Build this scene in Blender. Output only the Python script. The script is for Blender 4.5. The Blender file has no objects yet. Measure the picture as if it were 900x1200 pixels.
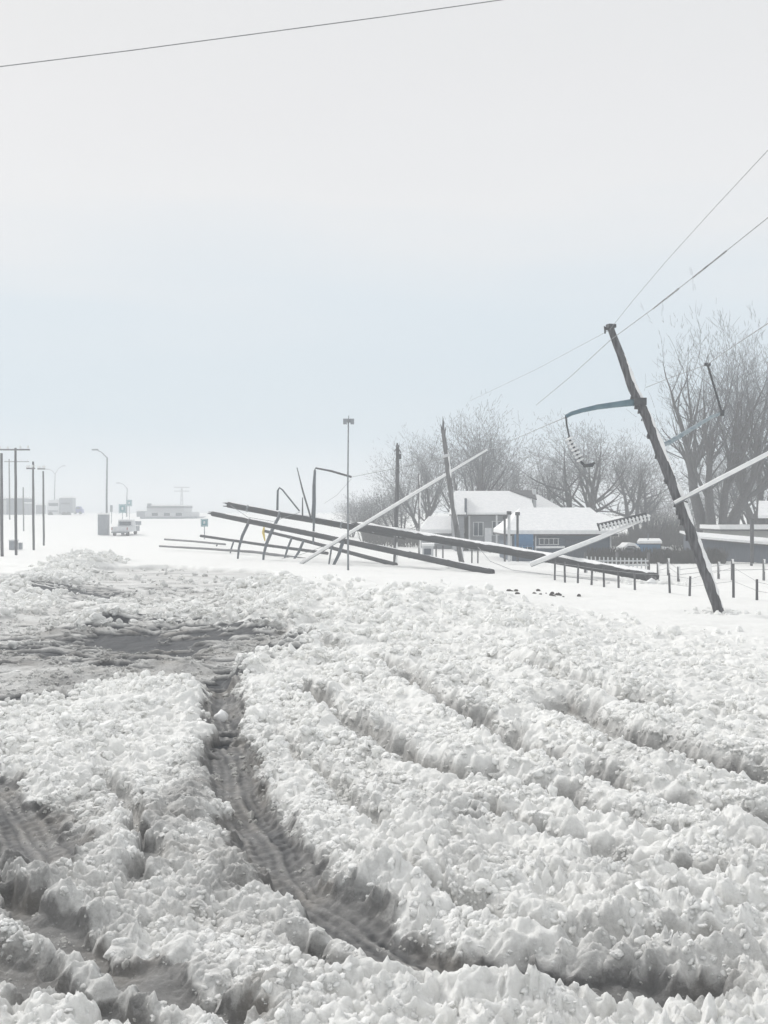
import bpy, math, random
import numpy as np
from mathutils import Vector, Matrix

random.seed(7)
rng = np.random.default_rng(7)
SC = bpy.context.scene
COL = SC.collection
R = math.radians
FPX = 1300.0          # focal length in pixels of the 900 x 1200 photograph
EYE = 2.8             # camera height above the snow field

# ------------------------------------------------------------------ camera
cam_d = bpy.data.cameras.new("camera")
cam = bpy.data.objects.new("camera", cam_d)
COL.objects.link(cam)
cam.location = (0, 0, EYE)
cam.rotation_euler = (R(90), 0, 0)
cam_d.sensor_fit = 'HORIZONTAL'
cam_d.sensor_width = 36
cam_d.lens = 36 * FPX / 900
cam_d.clip_start = 0.1
cam_d.clip_end = 6000
SC.camera = cam

# ------------------------------------------------------------------ world and sun
SUN_EL, SUN_AZ = R(36), R(-42)        # azimuth from +Y, positive towards +X
w = bpy.data.worlds.new("World")
SC.world = w
w.use_nodes = True
nt = w.node_tree
nt.nodes.clear()
N = nt.nodes.new
out = N('ShaderNodeOutputWorld')
bg = N('ShaderNodeBackground')
sky = N('ShaderNodeTexSky')
sky.sky_type = 'NISHITA'
sky.sun_disc = False
sky.sun_elevation = SUN_EL
sky.sun_rotation = SUN_AZ
sky.dust_density = 4
geo = N('ShaderNodeTexCoord')
sep = N('ShaderNodeSeparateXYZ')
nt.links.new(geo.outputs['Generated'], sep.inputs[0])
ramp = N('ShaderNodeValToRGB')
er = ramp.color_ramp
er.elements[0].position = 0.0
er.elements[0].color = (0.71, 0.78, 0.83, 1)
er.elements[1].position = 1.0
er.elements[1].color = (0.84, 0.85, 0.86, 1)
for p, c in ((0.10, (0.62, 0.725, 0.80, 1)), (0.19, (0.69, 0.76, 0.815, 1)),
             (0.26, (0.80, 0.805, 0.815, 1)), (0.36, (0.785, 0.785, 0.795, 1)), (0.44, (0.765, 0.77, 0.775, 1)),
             (0.6, (0.80, 0.805, 0.81, 1))):
    e = er.elements.new(p)
    e.color = c
nz = N('ShaderNodeTexNoise')
nz.inputs['Scale'].default_value = 3.0
nz.inputs['Detail'].default_value = 3.0
mpn = N('ShaderNodeMapping')
mpn.inputs['Scale'].default_value = (0.5, 0.5, 3.0)
nt.links.new(geo.outputs['Generated'], mpn.inputs[0])
nt.links.new(mpn.outputs[0], nz.inputs['Vector'])
ma = N('ShaderNodeMath'); ma.operation = 'MULTIPLY_ADD'
ma.inputs[1].default_value = 0.18
ma.inputs[2].default_value = -0.09
nt.links.new(nz.outputs['Fac'], ma.inputs[0])
ad = N('ShaderNodeMath'); ad.operation = 'ADD'
nt.links.new(sep.outputs['Z'], ad.inputs[0])
nt.links.new(ma.outputs[0], ad.inputs[1])
nt.links.new(ad.outputs[0], ramp.inputs[0])
# thin share of clear-sky light seen through the overcast
sc_ = N('ShaderNodeVectorMath'); sc_.operation = 'SCALE'
sc_.inputs['Scale'].default_value = 0.10
nt.links.new(sky.outputs[0], sc_.inputs[0])
mx = N('ShaderNodeMix'); mx.data_type = 'RGBA'
mx.inputs['Factor'].default_value = 0.97
nt.links.new(sc_.outputs[0], mx.inputs['A'])
nt.links.new(ramp.outputs[0], mx.inputs['B'])
nt.links.new(mx.outputs['Result'], bg.inputs['Color'])
bg.inputs['Strength'].default_value = 1.0
nt.links.new(bg.outputs[0], out.inputs[0])

sun_d = bpy.data.lights.new("sun", 'SUN')
sun = bpy.data.objects.new("sun", sun_d)
COL.objects.link(sun)
sun_d.energy = 2.1
sun_d.angle = R(11)
sun_d.color = (1.0, 0.975, 0.94)
sd = Vector((math.sin(SUN_AZ) * math.cos(SUN_EL), math.cos(SUN_AZ) * math.cos(SUN_EL), math.sin(SUN_EL)))
sun.rotation_euler = (-sd).to_track_quat('-Z', 'Y').to_euler()

SC.view_settings.view_transform = 'Standard'
SC.view_settings.look = 'None'
SC.view_settings.gamma = 1
SC.view_settings.use_curve_mapping = False
SC.view_settings.exposure = 0.08
SC.cycles.max_bounces = 10
SC.cycles.diffuse_bounces = 8
SC.cycles.volume_bounces = 3
SC.cycles.use_denoising = True
SC.cycles.use_adaptive_sampling = True
SC.cycles.adaptive_threshold = 0.02


# ------------------------------------------------------------------ helpers
def srgb(r, g, b):
    f = lambda c: (c / 255 / 12.92) if c / 255 <= .04045 else ((c / 255 + .055) / 1.055) ** 2.4
    return (f(r), f(g), f(b), 1)


def mat(name, c1, c2=None, rough=0.7, scale=4.0, stretch=(1, 1, 1), bump=0.3, metal=0.0, detail=6, bscale=None, dist=0.02):
    m = bpy.data.materials.new(name)
    m.use_nodes = True
    t = m.node_tree
    b = t.nodes['Principled BSDF']
    b.inputs['Roughness'].default_value = rough
    b.inputs['Metallic'].default_value = metal
    tc = t.nodes.new('ShaderNodeTexCoord')
    mp = t.nodes.new('ShaderNodeMapping')
    mp.inputs['Scale'].default_value = stretch
    t.links.new(tc.outputs['Object'], mp.inputs[0])
    n = t.nodes.new('ShaderNodeTexNoise')
    n.inputs['Scale'].default_value = scale
    n.inputs['Detail'].default_value = detail
    t.links.new(mp.outputs[0], n.inputs['Vector'])
    rp = t.nodes.new('ShaderNodeValToRGB')
    rp.color_ramp.elements[0].position = 0.33
    rp.color_ramp.elements[1].position = 0.67
    rp.color_ramp.elements[0].color = c1
    rp.color_ramp.elements[1].color = c2 or tuple(min(1, c * 1.25) for c in c1[:3]) + (1,)
    t.links.new(n.outputs['Fac'], rp.inputs[0])
    t.links.new(rp.outputs[0], b.inputs['Base Color'])
    if bump:
        n2 = t.nodes.new('ShaderNodeTexNoise')
        n2.inputs['Scale'].default_value = bscale or scale * 2.5
        n2.inputs['Detail'].default_value = 5
        t.links.new(mp.outputs[0], n2.inputs['Vector'])
        bp = t.nodes.new('ShaderNodeBump')
        bp.inputs['Strength'].default_value = bump
        bp.inputs['Distance'].default_value = dist
        t.links.new(n2.outputs['Fac'], bp.inputs['Height'])
        t.links.new(bp.outputs[0], b.inputs['Normal'])
    return m


M = {
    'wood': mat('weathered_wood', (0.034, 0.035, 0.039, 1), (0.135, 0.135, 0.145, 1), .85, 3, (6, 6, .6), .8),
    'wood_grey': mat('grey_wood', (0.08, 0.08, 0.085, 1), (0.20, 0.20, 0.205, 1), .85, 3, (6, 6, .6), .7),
    'wood_dark': mat('wet_dark_wood', (0.010, 0.012, 0.015, 1), (0.034, 0.037, 0.042, 1), .9, 3, (1, 6, 6), .7),
    'snow': mat('caked_snow', (0.78, 0.79, 0.80, 1), (0.88, 0.88, 0.88, 1), .6, 5, (1, 1, 1), .5, bscale=18),
    'blue_steel': mat('blue_grey_steel', (0.075, 0.14, 0.18, 1), (0.12, 0.20, 0.24, 1), .5, 6, bump=.1),
    'blue_pale': mat('pale_blue_steel', (0.16, 0.22, 0.26, 1), (0.34, 0.39, 0.42, 1), .6, 9, bump=.2),  # paler steel: snow coat and blowing-snow haze put into the colour
    'dark_steel': mat('dark_galvanised_steel', (0.05, 0.065, 0.08, 1), (0.10, 0.12, 0.14, 1), .6, 7, bump=.15),
    'steel': mat('galvanised_steel', (0.13, 0.15, 0.17, 1), (0.22, 0.24, 0.26, 1), .5, 6, bump=.1),
    'iron': mat('dark_iron', (0.03, 0.033, 0.04, 1), (0.07, 0.075, 0.08, 1), .6, 8, bump=.2),
    'porcelain': mat('pale_insulator', (0.62, 0.64, 0.66, 1), (0.8, 0.8, 0.8, 1), .4, 10, bump=.1),
    'wire': mat('aluminium_conductor', (0.18, 0.19, 0.20, 1), (0.3, 0.31, 0.32, 1), .5, 3, bump=0),
    'ice': mat('clinging_ice', (0.5, 0.52, 0.55, 1), (0.75, 0.76, 0.78, 1), .4, 20, bump=.4),
    'bark': mat('grey_bark', (0.040, 0.038, 0.040, 1), (0.095, 0.092, 0.094, 1), .9, 6, (3, 3, 1), .5),
    'bark2': mat('haze_paled_twig', (0.085, 0.089, 0.10, 1), (0.16, 0.165, 0.18, 1), .9, 8, bump=0),  # twigs lightened in colour to stand for thicker haze
    'brush': mat('dry_brush', (0.045, 0.042, 0.040, 1), (0.10, 0.095, 0.09, 1), .9, 3, bump=0),
    'siding_grey': mat('grey_siding', (0.16, 0.17, 0.19, 1), (0.22, 0.23, 0.25, 1), .7, 1.5, (1, 1, 12), .5),
    'siding_blue': mat('blue_grey_siding', (0.06, 0.085, 0.12, 1), (0.095, 0.125, 0.17, 1), .7, 1.5, (1, 1, 12), .5),
    'siding_dark': mat('dark_blue_grey_boards', (0.055, 0.07, 0.095, 1), (0.09, 0.105, 0.13, 1), .8, 2, (8, 8, 1), .5),
    'siding_beige': mat('beige_siding', (0.26, 0.26, 0.25, 1), (0.34, 0.34, 0.33, 1), .7, 1.5, (1, 1, 10), .4),
    'shingle': mat('dark_shingles', (0.05, 0.05, 0.055, 1), (0.10, 0.10, 0.105, 1), .85, 6, (1, 1, 4), .6),
    'trim': mat('pale_trim', (0.5, 0.52, 0.54, 1), (0.62, 0.63, 0.64, 1), .6, 4, bump=.1),
    'glass': mat('dark_window_glass', (0.02, 0.035, 0.05, 1), (0.04, 0.06, 0.085, 1), .12, 2, bump=0),
    'shed_blue': mat('blue_shed_paint', (0.05, 0.15, 0.29, 1), (0.07, 0.19, 0.34, 1), .6, 3, (1, 1, 8), .3),
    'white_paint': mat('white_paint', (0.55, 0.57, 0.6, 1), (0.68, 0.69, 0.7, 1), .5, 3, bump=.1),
    'grey_paint': mat('grey_paint', (0.19, 0.21, 0.24, 1), (0.26, 0.28, 0.31, 1), .5, 3, bump=.1),
    'blue_paint': mat('blue_paint', (0.05, 0.07, 0.3, 1), (0.08, 0.10, 0.36, 1), .4, 3, bump=.1),
    'teal': mat('teal_sign_face', (0.0, 0.16, 0.20, 1), (0.0, 0.19, 0.23, 1), .5, 3, bump=0),
    'yellow': mat('yellow_marker', (0.62, 0.46, 0.07, 1), (0.75, 0.58, 0.12, 1), .5, 5, bump=.1),
    'rubber': mat('tyre_rubber', (0.02, 0.02, 0.022, 1), (0.04, 0.04, 0.042, 1), .85, 8, bump=.2),
    'lamp_red': mat('tail_lamp', (0.25, 0.02, 0.02, 1), (0.3, 0.03, 0.03, 1), .3, 3, bump=0),
    'soil': mat('dark_soil', (0.035, 0.032, 0.03, 1), (0.10, 0.09, 0.08, 1), .9, 12, bump=.8),
    'leaf': mat('dead_brown_leaf', (0.10, 0.06, 0.045, 1), (0.2, 0.13, 0.10, 1), .8, 20, bump=.4),
}


def rise(y):
    t = min(max((y - 95) / 165.0, 0), 1)
    return 2.35 * t * t * (3 - 2 * t)


def W(u, v, Y):
    """the place that the photograph shows at pixel (u, v), Y metres away"""
    return Vector(((u - 450) / FPX * Y, Y, EYE + (600 - v) / FPX * Y))


def G(u, v):
    Y = EYE * FPX / (v - 600.0)
    return ((u - 450) / FPX * Y, Y)


class MB:
    def __init__(s):
        s.v, s.f = [], []

    def add(s, vs, fs):
        b = len(s.v)
        s.v += [Vector(v) for v in vs]
        s.f += [tuple(i + b for i in f) for f in fs]

    def box(s, c, size, rot=0, taper=1.0):
        x, y, z = size[0] / 2, size[1] / 2, size[2] / 2
        cs, sn = math.cos(rot), math.sin(rot)
        vs = []
        for k, zz in ((1, -z), (taper, z)):
            for a, b in ((-x, -y), (x, -y), (x, y), (-x, y)):
                a, b = a * k, b * k
                vs.append((c[0] + a * cs - b * sn, c[1] + a * sn + b * cs, c[2] + zz))
        s.add(vs, [(0, 3, 2, 1), (4, 5, 6, 7), (0, 1, 5, 4), (1, 2, 6, 5), (2, 3, 7, 6), (3, 0, 4, 7)])
        return s

    def tube(s, pts, rad, n=8, jitter=0.0, cap=True, squash=None):
        pts = [Vector(p) for p in pts]
        if not hasattr(rad, '__len__'):
            rad = [rad] * len(pts)
        vs, prev = [], None
        for i, p in enumerate(pts):
            d = (pts[min(i + 1, len(pts) - 1)] - pts[max(i - 1, 0)]).normalized()
            a = prev if prev is not None else (Vector((0, 1, 0)) if abs(d.y) < .9 else Vector((1, 0, 0)))
            a = (a - d * a.dot(d)).normalized()
            prev = a
            b = d.cross(a)
            for k in range(n):
                t = 2 * math.pi * k / n
                r = rad[i] * (1 + random.uniform(-jitter, jitter))
                vs.append(p + (a * math.cos(t) + b * math.sin(t)) * r)
        fs = []
        for i in range(len(pts) - 1):
            for k in range(n):
                fs.append((i * n + k, i * n + (k + 1) % n, (i + 1) * n + (k + 1) % n, (i + 1) * n + k))
        if cap:
            fs.append(tuple(range(n - 1, -1, -1)))
            fs.append(tuple(range((len(pts) - 1) * n, len(pts) * n)))
        s.add(vs, fs)
        return s

    def prism(s, poly, y0, y1):
        """outline in x, z pushed from y0 to y1"""
        n = len(poly)
        vs = [(x, y0, z) for x, z in poly] + [(x, y1, z) for x, z in poly]
        fs = [tuple(range(n)), tuple(range(2 * n - 1, n - 1, -1))]
        fs += [(i, i + n, (i + 1) % n + n, (i + 1) % n) for i in range(n)]
        s.add(vs, fs)
        return s

    def build(s, name, m, parent=None, smooth=False, kind=None, label=None):
        o0 = parent
        off = Vector((0, 0, 0))
        while o0 is not None:
            off += o0.location
            o0 = o0.parent
        me = bpy.data.meshes.new(name)
        me.from_pydata([v - off for v in s.v], [], s.f)
        me.materials.append(m)
        me.update()
        import bmesh
        bm = bmesh.new(); bm.from_mesh(me)
        bmesh.ops.recalc_face_normals(bm, faces=bm.faces)
        bm.to_mesh(me); bm.free()
        if smooth:
            me.polygons.foreach_set('use_smooth', [True] * len(me.polygons))
        o = bpy.data.objects.new(name, me)
        COL.objects.link(o)
        if parent is not None:
            o.parent = parent
        if kind: o['kind'] = kind
        if label: o['label'] = label
        return o


def thing(name, loc, label, cat, group=None):
    o = bpy.data.objects.new(name, None)
    o.empty_display_size = .3
    COL.objects.link(o)
    o.location = loc
    o['label'] = label
    o['category'] = cat
    if group: o['group'] = group
    return o


def tag(o, label, cat, group=None):
    o['label'] = label; o['category'] = cat
    if group: o['group'] = group
    return o


def copy_tree(o, parent=None):
    c = o.copy(); COL.objects.link(c); c.parent = parent
    for ch in list(o.children):
        copy_tree(ch, c)
    return c


def resample(pts, rads, step):
    P, Q = [], []
    for i in range(len(pts) - 1):
        a, b = Vector(pts[i]), Vector(pts[i + 1])
        n = max(1, int((b - a).length / step))
        for k in range(n):
            t = k / n
            P.append(a.lerp(b, t)); Q.append(rads[i] * (1 - t) + rads[i + 1] * t)
    P.append(Vector(pts[-1])); Q.append(rads[-1])
    return P, Q


def log_tube(pts, rads, n=12, step=.35, wob=.012, jitter=.05):
    """an uneven round timber"""
    P, Q = resample(pts, rads, step)
    P = [p + Vector((random.uniform(-wob, wob), random.uniform(-wob, wob), random.uniform(-wob, wob))) for p in P]
    return MB().tube(P, Q, n, jitter)


def snow_strip(pts, rads, d, amount=.8, step=.12, gap=0.0, vary=1.0):
    """snow caked along one side of a bar"""
    P, Q = resample(pts, rads, step)
    d = Vector(d).normalized()
    m = MB()
    run_p, run_r = [], []
    ph = random.uniform(0, 9)

    def flush():
        if len(run_p) > 2:
            run_r[0] *= .35; run_r[-1] *= .35
            m.tube(list(run_p), list(run_r), 8, .12)
        run_p.clear(); run_r.clear()
    for i, (p, r) in enumerate(zip(P, Q)):
        k = amount * (1 + vary * (.22 * math.sin(i * .37 + ph) + .16 * math.sin(i * .91 + ph * 2) + random.uniform(-.1, .1)))
        if gap and math.sin(i * .23 + ph) + .6 * math.sin(i * .57 + ph) > 1.6 - gap * 1.6:
            flush(); continue
        run_p.append(p + d * r * .62); run_r.append(r * k)
    flush()
    return m


# ------------------------------------------------------------------ noise for the terrain
def h2(ix, iy, seed):
    n = (ix.astype(np.int64) * 374761393 + iy.astype(np.int64) * 668265263 + seed * 974634777) & 0xFFFFFFFF
    n = ((n ^ (n >> 13)) * 1274126177) & 0xFFFFFFFF
    n = n ^ (n >> 16)
    return (n & 0xFFFFFF).astype(np.float32) / 16777216.0


def perlin(x, y, seed):
    xi, yi = np.floor(x), np.floor(y)
    fx, fy = (x - xi).astype(np.float32), (y - yi).astype(np.float32)
    ux, uy = fx * fx * fx * (fx * (fx * 6 - 15) + 10), fy * fy * fy * (fy * (fy * 6 - 15) + 10)
    r = 0
    acc = []
    for a in (0, 1):
        for b in (0, 1):
            t = h2(xi + a, yi + b, seed) * 6.2831853
            acc.append(np.cos(t) * (fx - a) + np.sin(t) * (fy - b))
    n0 = acc[0] * (1 - uy) + acc[1] * uy
    n1 = acc[2] * (1 - uy) + acc[3] * uy
    return (n0 * (1 - ux) + n1 * ux) * 1.4


def clods(x, y, seed, flat=.0):
    """rounded lumps, one to a cell, each with its own size: 0..1"""
    xi, yi = np.floor(x), np.floor(y)
    best = np.zeros(x.shape, np.float32)
    for a in (-1, 0, 1):
        for b in (-1, 0, 1):
            cx, cy = xi + a, yi + b
            px = cx + h2(cx, cy, seed)
            py = cy + h2(cx, cy, seed + 1)
            rr = 0.55 + .55 * h2(cx, cy, seed + 2)
            am = 0.35 + .65 * h2(cx, cy, seed + 3)
            d2 = ((x - px) ** 2 + (y - py) ** 2) / (rr * rr)
            best = np.maximum(best, am * np.sqrt(np.maximum(0, 1 - d2)).astype(np.float32))
    return best


def sstep(a, b, x):
    t = np.clip((x - a) / (b - a), 0, 1)
    return t * t * (3 - 2 * t)


def seg_dist(x, y, pts):
    best = np.full(x.shape, 1e9, np.float32)
    along = np.zeros(x.shape, np.float32)
    side = np.zeros(x.shape, np.float32)
    L = 0
    for (ax, ay), (bx, by) in zip(pts[:-1], pts[1:]):
        dx, dy = bx - ax, by - ay
        ll = math.hypot(dx, dy)
        t = np.clip(((x - ax) * dx + (y - ay) * dy) / (ll * ll), 0, 1)
        ex, ey = x - ax - t * dx, y - ay - t * dy
        d = np.hypot(ex, ey)
        m = d < best
        best = np.where(m, d, best)
        along = np.where(m, L + t * ll, along)
        side = np.where(m, np.sign(dx * ey - dy * ex), side)
        L += ll
    return best, along, side, L


def smooth_path(px):
    """pixel polyline on the snow -> smooth ground path"""
    g = [G(*p) for p in px]
    out_ = []
    for i in range(len(g) - 1):
        p0, p1, p2, p3 = g[max(i - 1, 0)], g[i], g[i + 1], g[min(i + 2, len(g) - 1)]
        for k in range(5):
            t = k / 5
            out_.append(tuple(.5 * (2 * b + (c - a) * t + (2 * a - 5 * b + 4 * c - d) * t * t + (3 * b - a - 3 * c + d) * t ** 3)
                              for a, b, c, d in zip(p0, p1, p2, p3)))
    out_.append(g[-1])
    return out_


#        path in the photograph,                                       half width, depth, dirt, berm
RUTS = [
    ([(262, 782), (263, 830), (268, 880), (290, 940), (335, 1005), (392, 1058), (466, 1100), (555, 1132), (650, 1148), (770, 1160), (920, 1168)], .27, .125, 1.0, .04),
    ([(-60, 900), (-5, 930), (28, 965), (40, 1010), (10, 1050)], .34, .09, 1.0, .02),
    ([(-80, 1010), (-10, 1052), (50, 1092), (110, 1125), (190, 1155), (260, 1188), (330, 1230)], .15, .07, .85, .03),
    ([(330, 1072), (350, 1105), (420, 1140), (520, 1175)], .10, .16, .5, .04),
    ([(310, 850), (370, 905), (430, 955), (455, 985)], .12, .12, .25, .04),
    ([(330, 800), (390, 835), (450, 876), (510, 903), (580, 918), (650, 940), (730, 966), (810, 986), (930, 1010)], .18, .17, .66, .09),
    ([(460, 790), (520, 828), (590, 866), (655, 898), (730, 927), (800, 948), (860, 958), (950, 975)], .20, .20, .74, .10),
    ([(640, 815), (700, 850), (745, 873), (795, 896), (850, 908), (960, 928)], .32, .23, .74, .11),
    ([(470, 920), (560, 950), (640, 985), (740, 1020), (920, 1050)], .12, .15, .5, .06),
    ([(400, 985), (450, 1020), (520, 1055), (620, 1085), (760, 1105), (930, 1115)], .11, .11, .4, .05),
    ([(560, 770), (640, 795), (720, 818), (800, 832), (930, 850)], .26, .19, .45, .08),
    ([(350, 745), (430, 775), (500, 795), (580, 815)], .2, .17, .45, .08),
    ([(110, 905), (150, 950), (170, 1000), (150, 1050)], .10, .10, .4, .04),
    ([(690, 1060), (780, 1075), (930, 1085)], .10, .12, .3, .06),
    ([(-60, 1110), (40, 1150), (130, 1185), (220, 1230)], .12, .07, .6, .03),
]
POLY = [(-300, 840), (-60, 832), (0, 826), (50, 815), (110, 800), (180, 794), (236, 797), (240, 850), (290, 850), (288, 776), (345, 748),
        (338, 700), (325, 668), (200, 662), (60, 668), (-300, 680)]
#         u, v, half u, half v, height
PILES = [(5, 690, 46, 24, .5), (-60, 720, 70, 40, .5), (88, 664, 24, 5, .45), (58, 672, 16, 5, .3), (116, 663, 18, 5, .4), (305, 695, 36, 10, .62), (330, 715, 30, 16, .4),
         (210, 722, 80, 8, .42), (110, 728, 60, 7, .32), (300, 728, 60, 9, .35), (130, 706, 60, 4, .25), (200, 768, 50, 5, .10), (110, 782, 70, 5, .10), (20, 772, 50, 5, .12),
         (292, 785, 10, 12, .22), (540, 715, 90, 14, .32), (440, 720, 90, 18, .38), (520, 700, 80, 8, .28), (400, 690, 60, 10, .35), (700, 790, 140, 22, .18), (610, 745, 90, 16, .25),
         (60, 1080, 40, 10, .08), (440, 1040, 34, 20, .08), (560, 1180, 300, 14, .14), (100, 1010, 80, 26, .07), (180, 830, 60, 20, .12), (60, 850, 70, 20, .08),
         (330, 815, 30, 24, .10), (250, 1130, 60, 20, .10), (460, 1085, 1, 1, 0)]
#       u, v, half u, half v, strength          wet, dark asphalt showing
WET = [(10, 746, 60, 3.5, .9), (90, 690, 80, 4, .9), (150, 760, 110, 3, .85), (-20, 770, 60, 4, .8), (60, 738, 60, 2.5, .8), (110, 745, 50, 2, .8), (330, 752, 40, 2.5, .6), (20, 802, 50, 4, .7), (140, 793, 60, 3, .6), (70, 700, 60, 2.5, .6), (110, 766, 80, 3, .8), (310, 760, 50, 3.5, .7), (140, 728, 90, 2.5, .6), (180, 741, 150, 7, 1.0), (70, 752, 80, 4, .9), (262, 779, 38, 11, 1.0), (25, 814, 60, 10, 1.0), (220, 752, 80, 4, .8), (262, 862, 16, 14, .7),
       (120, 690, 60, 5, .75), (60, 684, 40, 4, .7), (210, 684, 60, 2.5, .5), (330, 742, 40, 5, .4), (541, 966, 20, 10, .5), (0, 1025, 30, 12, .35)]
DIRT = [(60, 1130, 140, 40, .3), (20, 1060, 60, 40, .3), (300, 1180, 120, 20, .2), (215, 925, 40, 50, .35), (230, 985, 60, 50, .4), (285, 1045, 60, 40, .42), (430, 900, 60, 30, .3), (560, 1020, 80, 20, .25), (700, 1125, 200, 16, .3), (100, 960, 60, 60, .2), (450, 935, 50, 30, .3), (330, 880, 16, 60, .25), (840, 1030, 80, 14, .2), (30, 975, 70, 40, .7), (165, 745, 220, 40, .55), (265, 900, 50, 60, .3), (240, 940, 40, 50, .35), (305, 688, 24, 12, .5), (100, 660, 24, 5, .35), (600, 1145, 330, 20, .35),
        (190, 1170, 160, 25, .45), (370, 1100, 60, 30, .5), (541, 960, 40, 30, .4), (800, 900, 130, 18, .35), (60, 1080, 90, 30, .4), (130, 1040, 120, 50, .2), (330, 1020, 60, 50, .3)]


def gauss(x, y, u, v, hu, hv, warp=0.0):
    cx, cy = G(u, v)
    rx, ry = hu * cy / FPX, hv * cy * cy / (EYE * FPX)
    return np.exp(-(((x - cx) / rx) ** 2 + ((y - cy) / ry) ** 2) * (1 + warp))


def terrain(x, y, sp):
    """height, dirt, wetness and sideways shift of the snow at ground points; sp = grid spacing there"""
    x = x.astype(np.float32); y = y.astype(np.float32)
    wx = x + .22 * perlin(x * 1.3, y * 1.3, 11) + .06 * perlin(x * 5, y * 5, 12)
    wy = y + .22 * perlin(x * 1.3 + 40, y * 1.3, 13) + .06 * perlin(x * 5 + 40, y * 5, 14)
    d0 = np.hypot(x, y)
    # how rough: broken ploughed snow near, wind-smoothed field beyond
    edge = np.interp(x / np.maximum(y, 1), [-.6, -.25, -.1, 0, .12, .35, .6], [70, 66, 54, 44, 37, 25, 22])
    edge = edge * (1 + .10 * perlin(x * .25, y * .25, 5))
    rough = 1 - sstep(.72, 1.12, y / edge)
    rough = np.where(y < 1, 1, rough)
    rgh = .05 + .95 * rough
    H = .10 * perlin(x * .35, y * .22, 1) * rgh + .10 * perlin(x * .03, y * .05, 2) * sstep(30, 60, d0)
    H += .09 * (1 - rough) * perlin(x * .22, y * .45, 6) * (1 - sstep(45, 60, y)) + .05 * perlin(x * .9, y * .9, 3) * rgh + .03 * (1 - rough) * perlin(x * .5, y * 1.6, 4)
    g = []
    # piles and ridges
    for (u, v, hu, hv, hh) in PILES:
        q = gauss(wx, wy, u, v, hu, hv)
        H += hh * q
        rgh = np.maximum(rgh, np.minimum(1, q * 1.5))
    # broad slush flat
    pg = [G(*p) for p in POLY]
    inside = np.zeros(x.shape, bool)
    n = len(pg)
    for i in range(n):
        (x1, y1), (x2, y2) = pg[i], pg[(i + 1) % n]
        if y1 == y2: continue
        c = ((y1 > wy) != (y2 > wy)) & (wx < (x2 - x1) * (wy - y1) / (y2 - y1) + x1)
        inside ^= c
    dd, _, _, _ = seg_dist(wx, wy, pg + [pg[0]])
    sdist = np.where(inside, dd, -dd)
    flat = sstep(-.12, .35, sdist)
    pile_h = np.zeros(x.shape, np.float32)
    for (u, v, hu, hv, hh) in PILES[:15]:
        pile_h += hh * gauss(wx, wy, u, v, hu, hv)
    open_ = flat * (1 - sstep(.10, .34, pile_h))
    carve = .27 * flat
    calm = .80 * open_
    dirt = .62 * open_ * (.75 + .5 * perlin(x * .5, y * 1.2, 21))
    wet = np.zeros(x.shape, np.float32)
    tread = np.zeros(x.shape, np.float32)
    rutwet = np.zeros(x.shape, np.float32)
    nzw = perlin(x * 2.6, y * 2.6, 77) + .6 * perlin(x * 7, y * 7, 78)
    for k, (px, hw, dep, drt, berm) in enumerate(RUTS):
        pth = smooth_path(px)
        xs = [p[0] for p in pth]; ys = [p[1] for p in pth]
        mk = (x > min(xs) - 2) & (x < max(xs) + 2) & (y > min(ys) - 2) & (y < max(ys) + 2)
        if not mk.any(): continue
        d, al, sd_, L = seg_dist((x + .3 * (wx - x))[mk], (y + .3 * (wy - y))[mk], pth)
        wv = hw * (1 + .16 * np.sin(al * 1.9 + k) + .10 * np.sin(al * 5.1 + 2 * k)) + .10 * nzw[mk]
        endf = sstep(0, .5, al) * (1 - sstep(L - .5, L, al))
        if k == 0: endf = np.maximum(endf, (al < 1).astype(np.float32))
        p = (1 - sstep(wv * .55, wv * 1.6, d)) * endf
        carve[mk] = np.maximum(carve[mk], dep * p)
        H[mk] += berm * np.exp(-((d - 1.75 * hw) / (.6 * hw)) ** 2) * endf
        dirt[mk] = np.maximum(dirt[mk], drt * (1 - sstep(wv * .7, wv * (1.3 if k < 3 else 1.6), d)) * endf)
        calm[mk] = np.maximum(calm[mk], .88 * sstep(.62, .98, p))
        if hw > .18:
            p = p * p
            stx = sd_ * d + .03 * np.sin(al * 2.3 + k)
            sk = np.sin(stx * 62) * .6 + np.sin(stx * 33 + 1) * .5 + .5 * perlin(al * 1.5, stx * 24, 91)
            tread[mk] += p * .016 * sk * (.6 + perlin(al * 2, stx * 3, 92))
            dirt[mk] = dirt[mk] + p * .22 * np.clip(-sk, -1, 1)
            rutwet[mk] = np.maximum(rutwet[mk], p * np.clip(.42 - .45 * sk + .5 * perlin(al * 1.1, stx * 4, 93), 0, 1) * (k in (0, 1)))
            tread[mk] += p * .005 * np.sin(al * 42 + sd_ * d * 30) * (np.abs(sd_ * d) > .06)
    H -= carve
    for (u, v, hu, hv, s) in DIRT:
        dirt += s * gauss(wx, wy, u, v, hu, hv) * (.7 + .6 * perlin(x * 2.2, y * 2.2, 33))
    st = perlin(x * .7, y * 2.6, 31) * 1.1 + perlin(x * 2.2, y * 7, 32) * .9
    for (u, v, hu, hv, s) in WET:
        wet = np.maximum(wet, s * gauss(wx, wy, u, v, hu, hv * (1.5 if v < 830 else 1)))
    flatwet = np.minimum(1, open_ * 1.2 + (wet > .3) * 1.0)
    wetm = sstep(.34, .56, wet + .60 * st * (wet > .05) - .04)
    H -= .05 * wetm
    calm = np.maximum(calm, .85 * wetm)
    lump = rgh * (1 - calm)

    def wt(lam):
        return np.clip((lam / sp - 2.2) / 2.5, 0, 1)
    patch = .65 + .55 * perlin(x * .8, y * .8, 41)
    far = sstep(10, 28, y)
    sx_ = x + .05 * perlin(x * 3, y * 3, 15); sy_ = y + .05 * perlin(x * 3 + 9, y * 3, 16)
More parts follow.
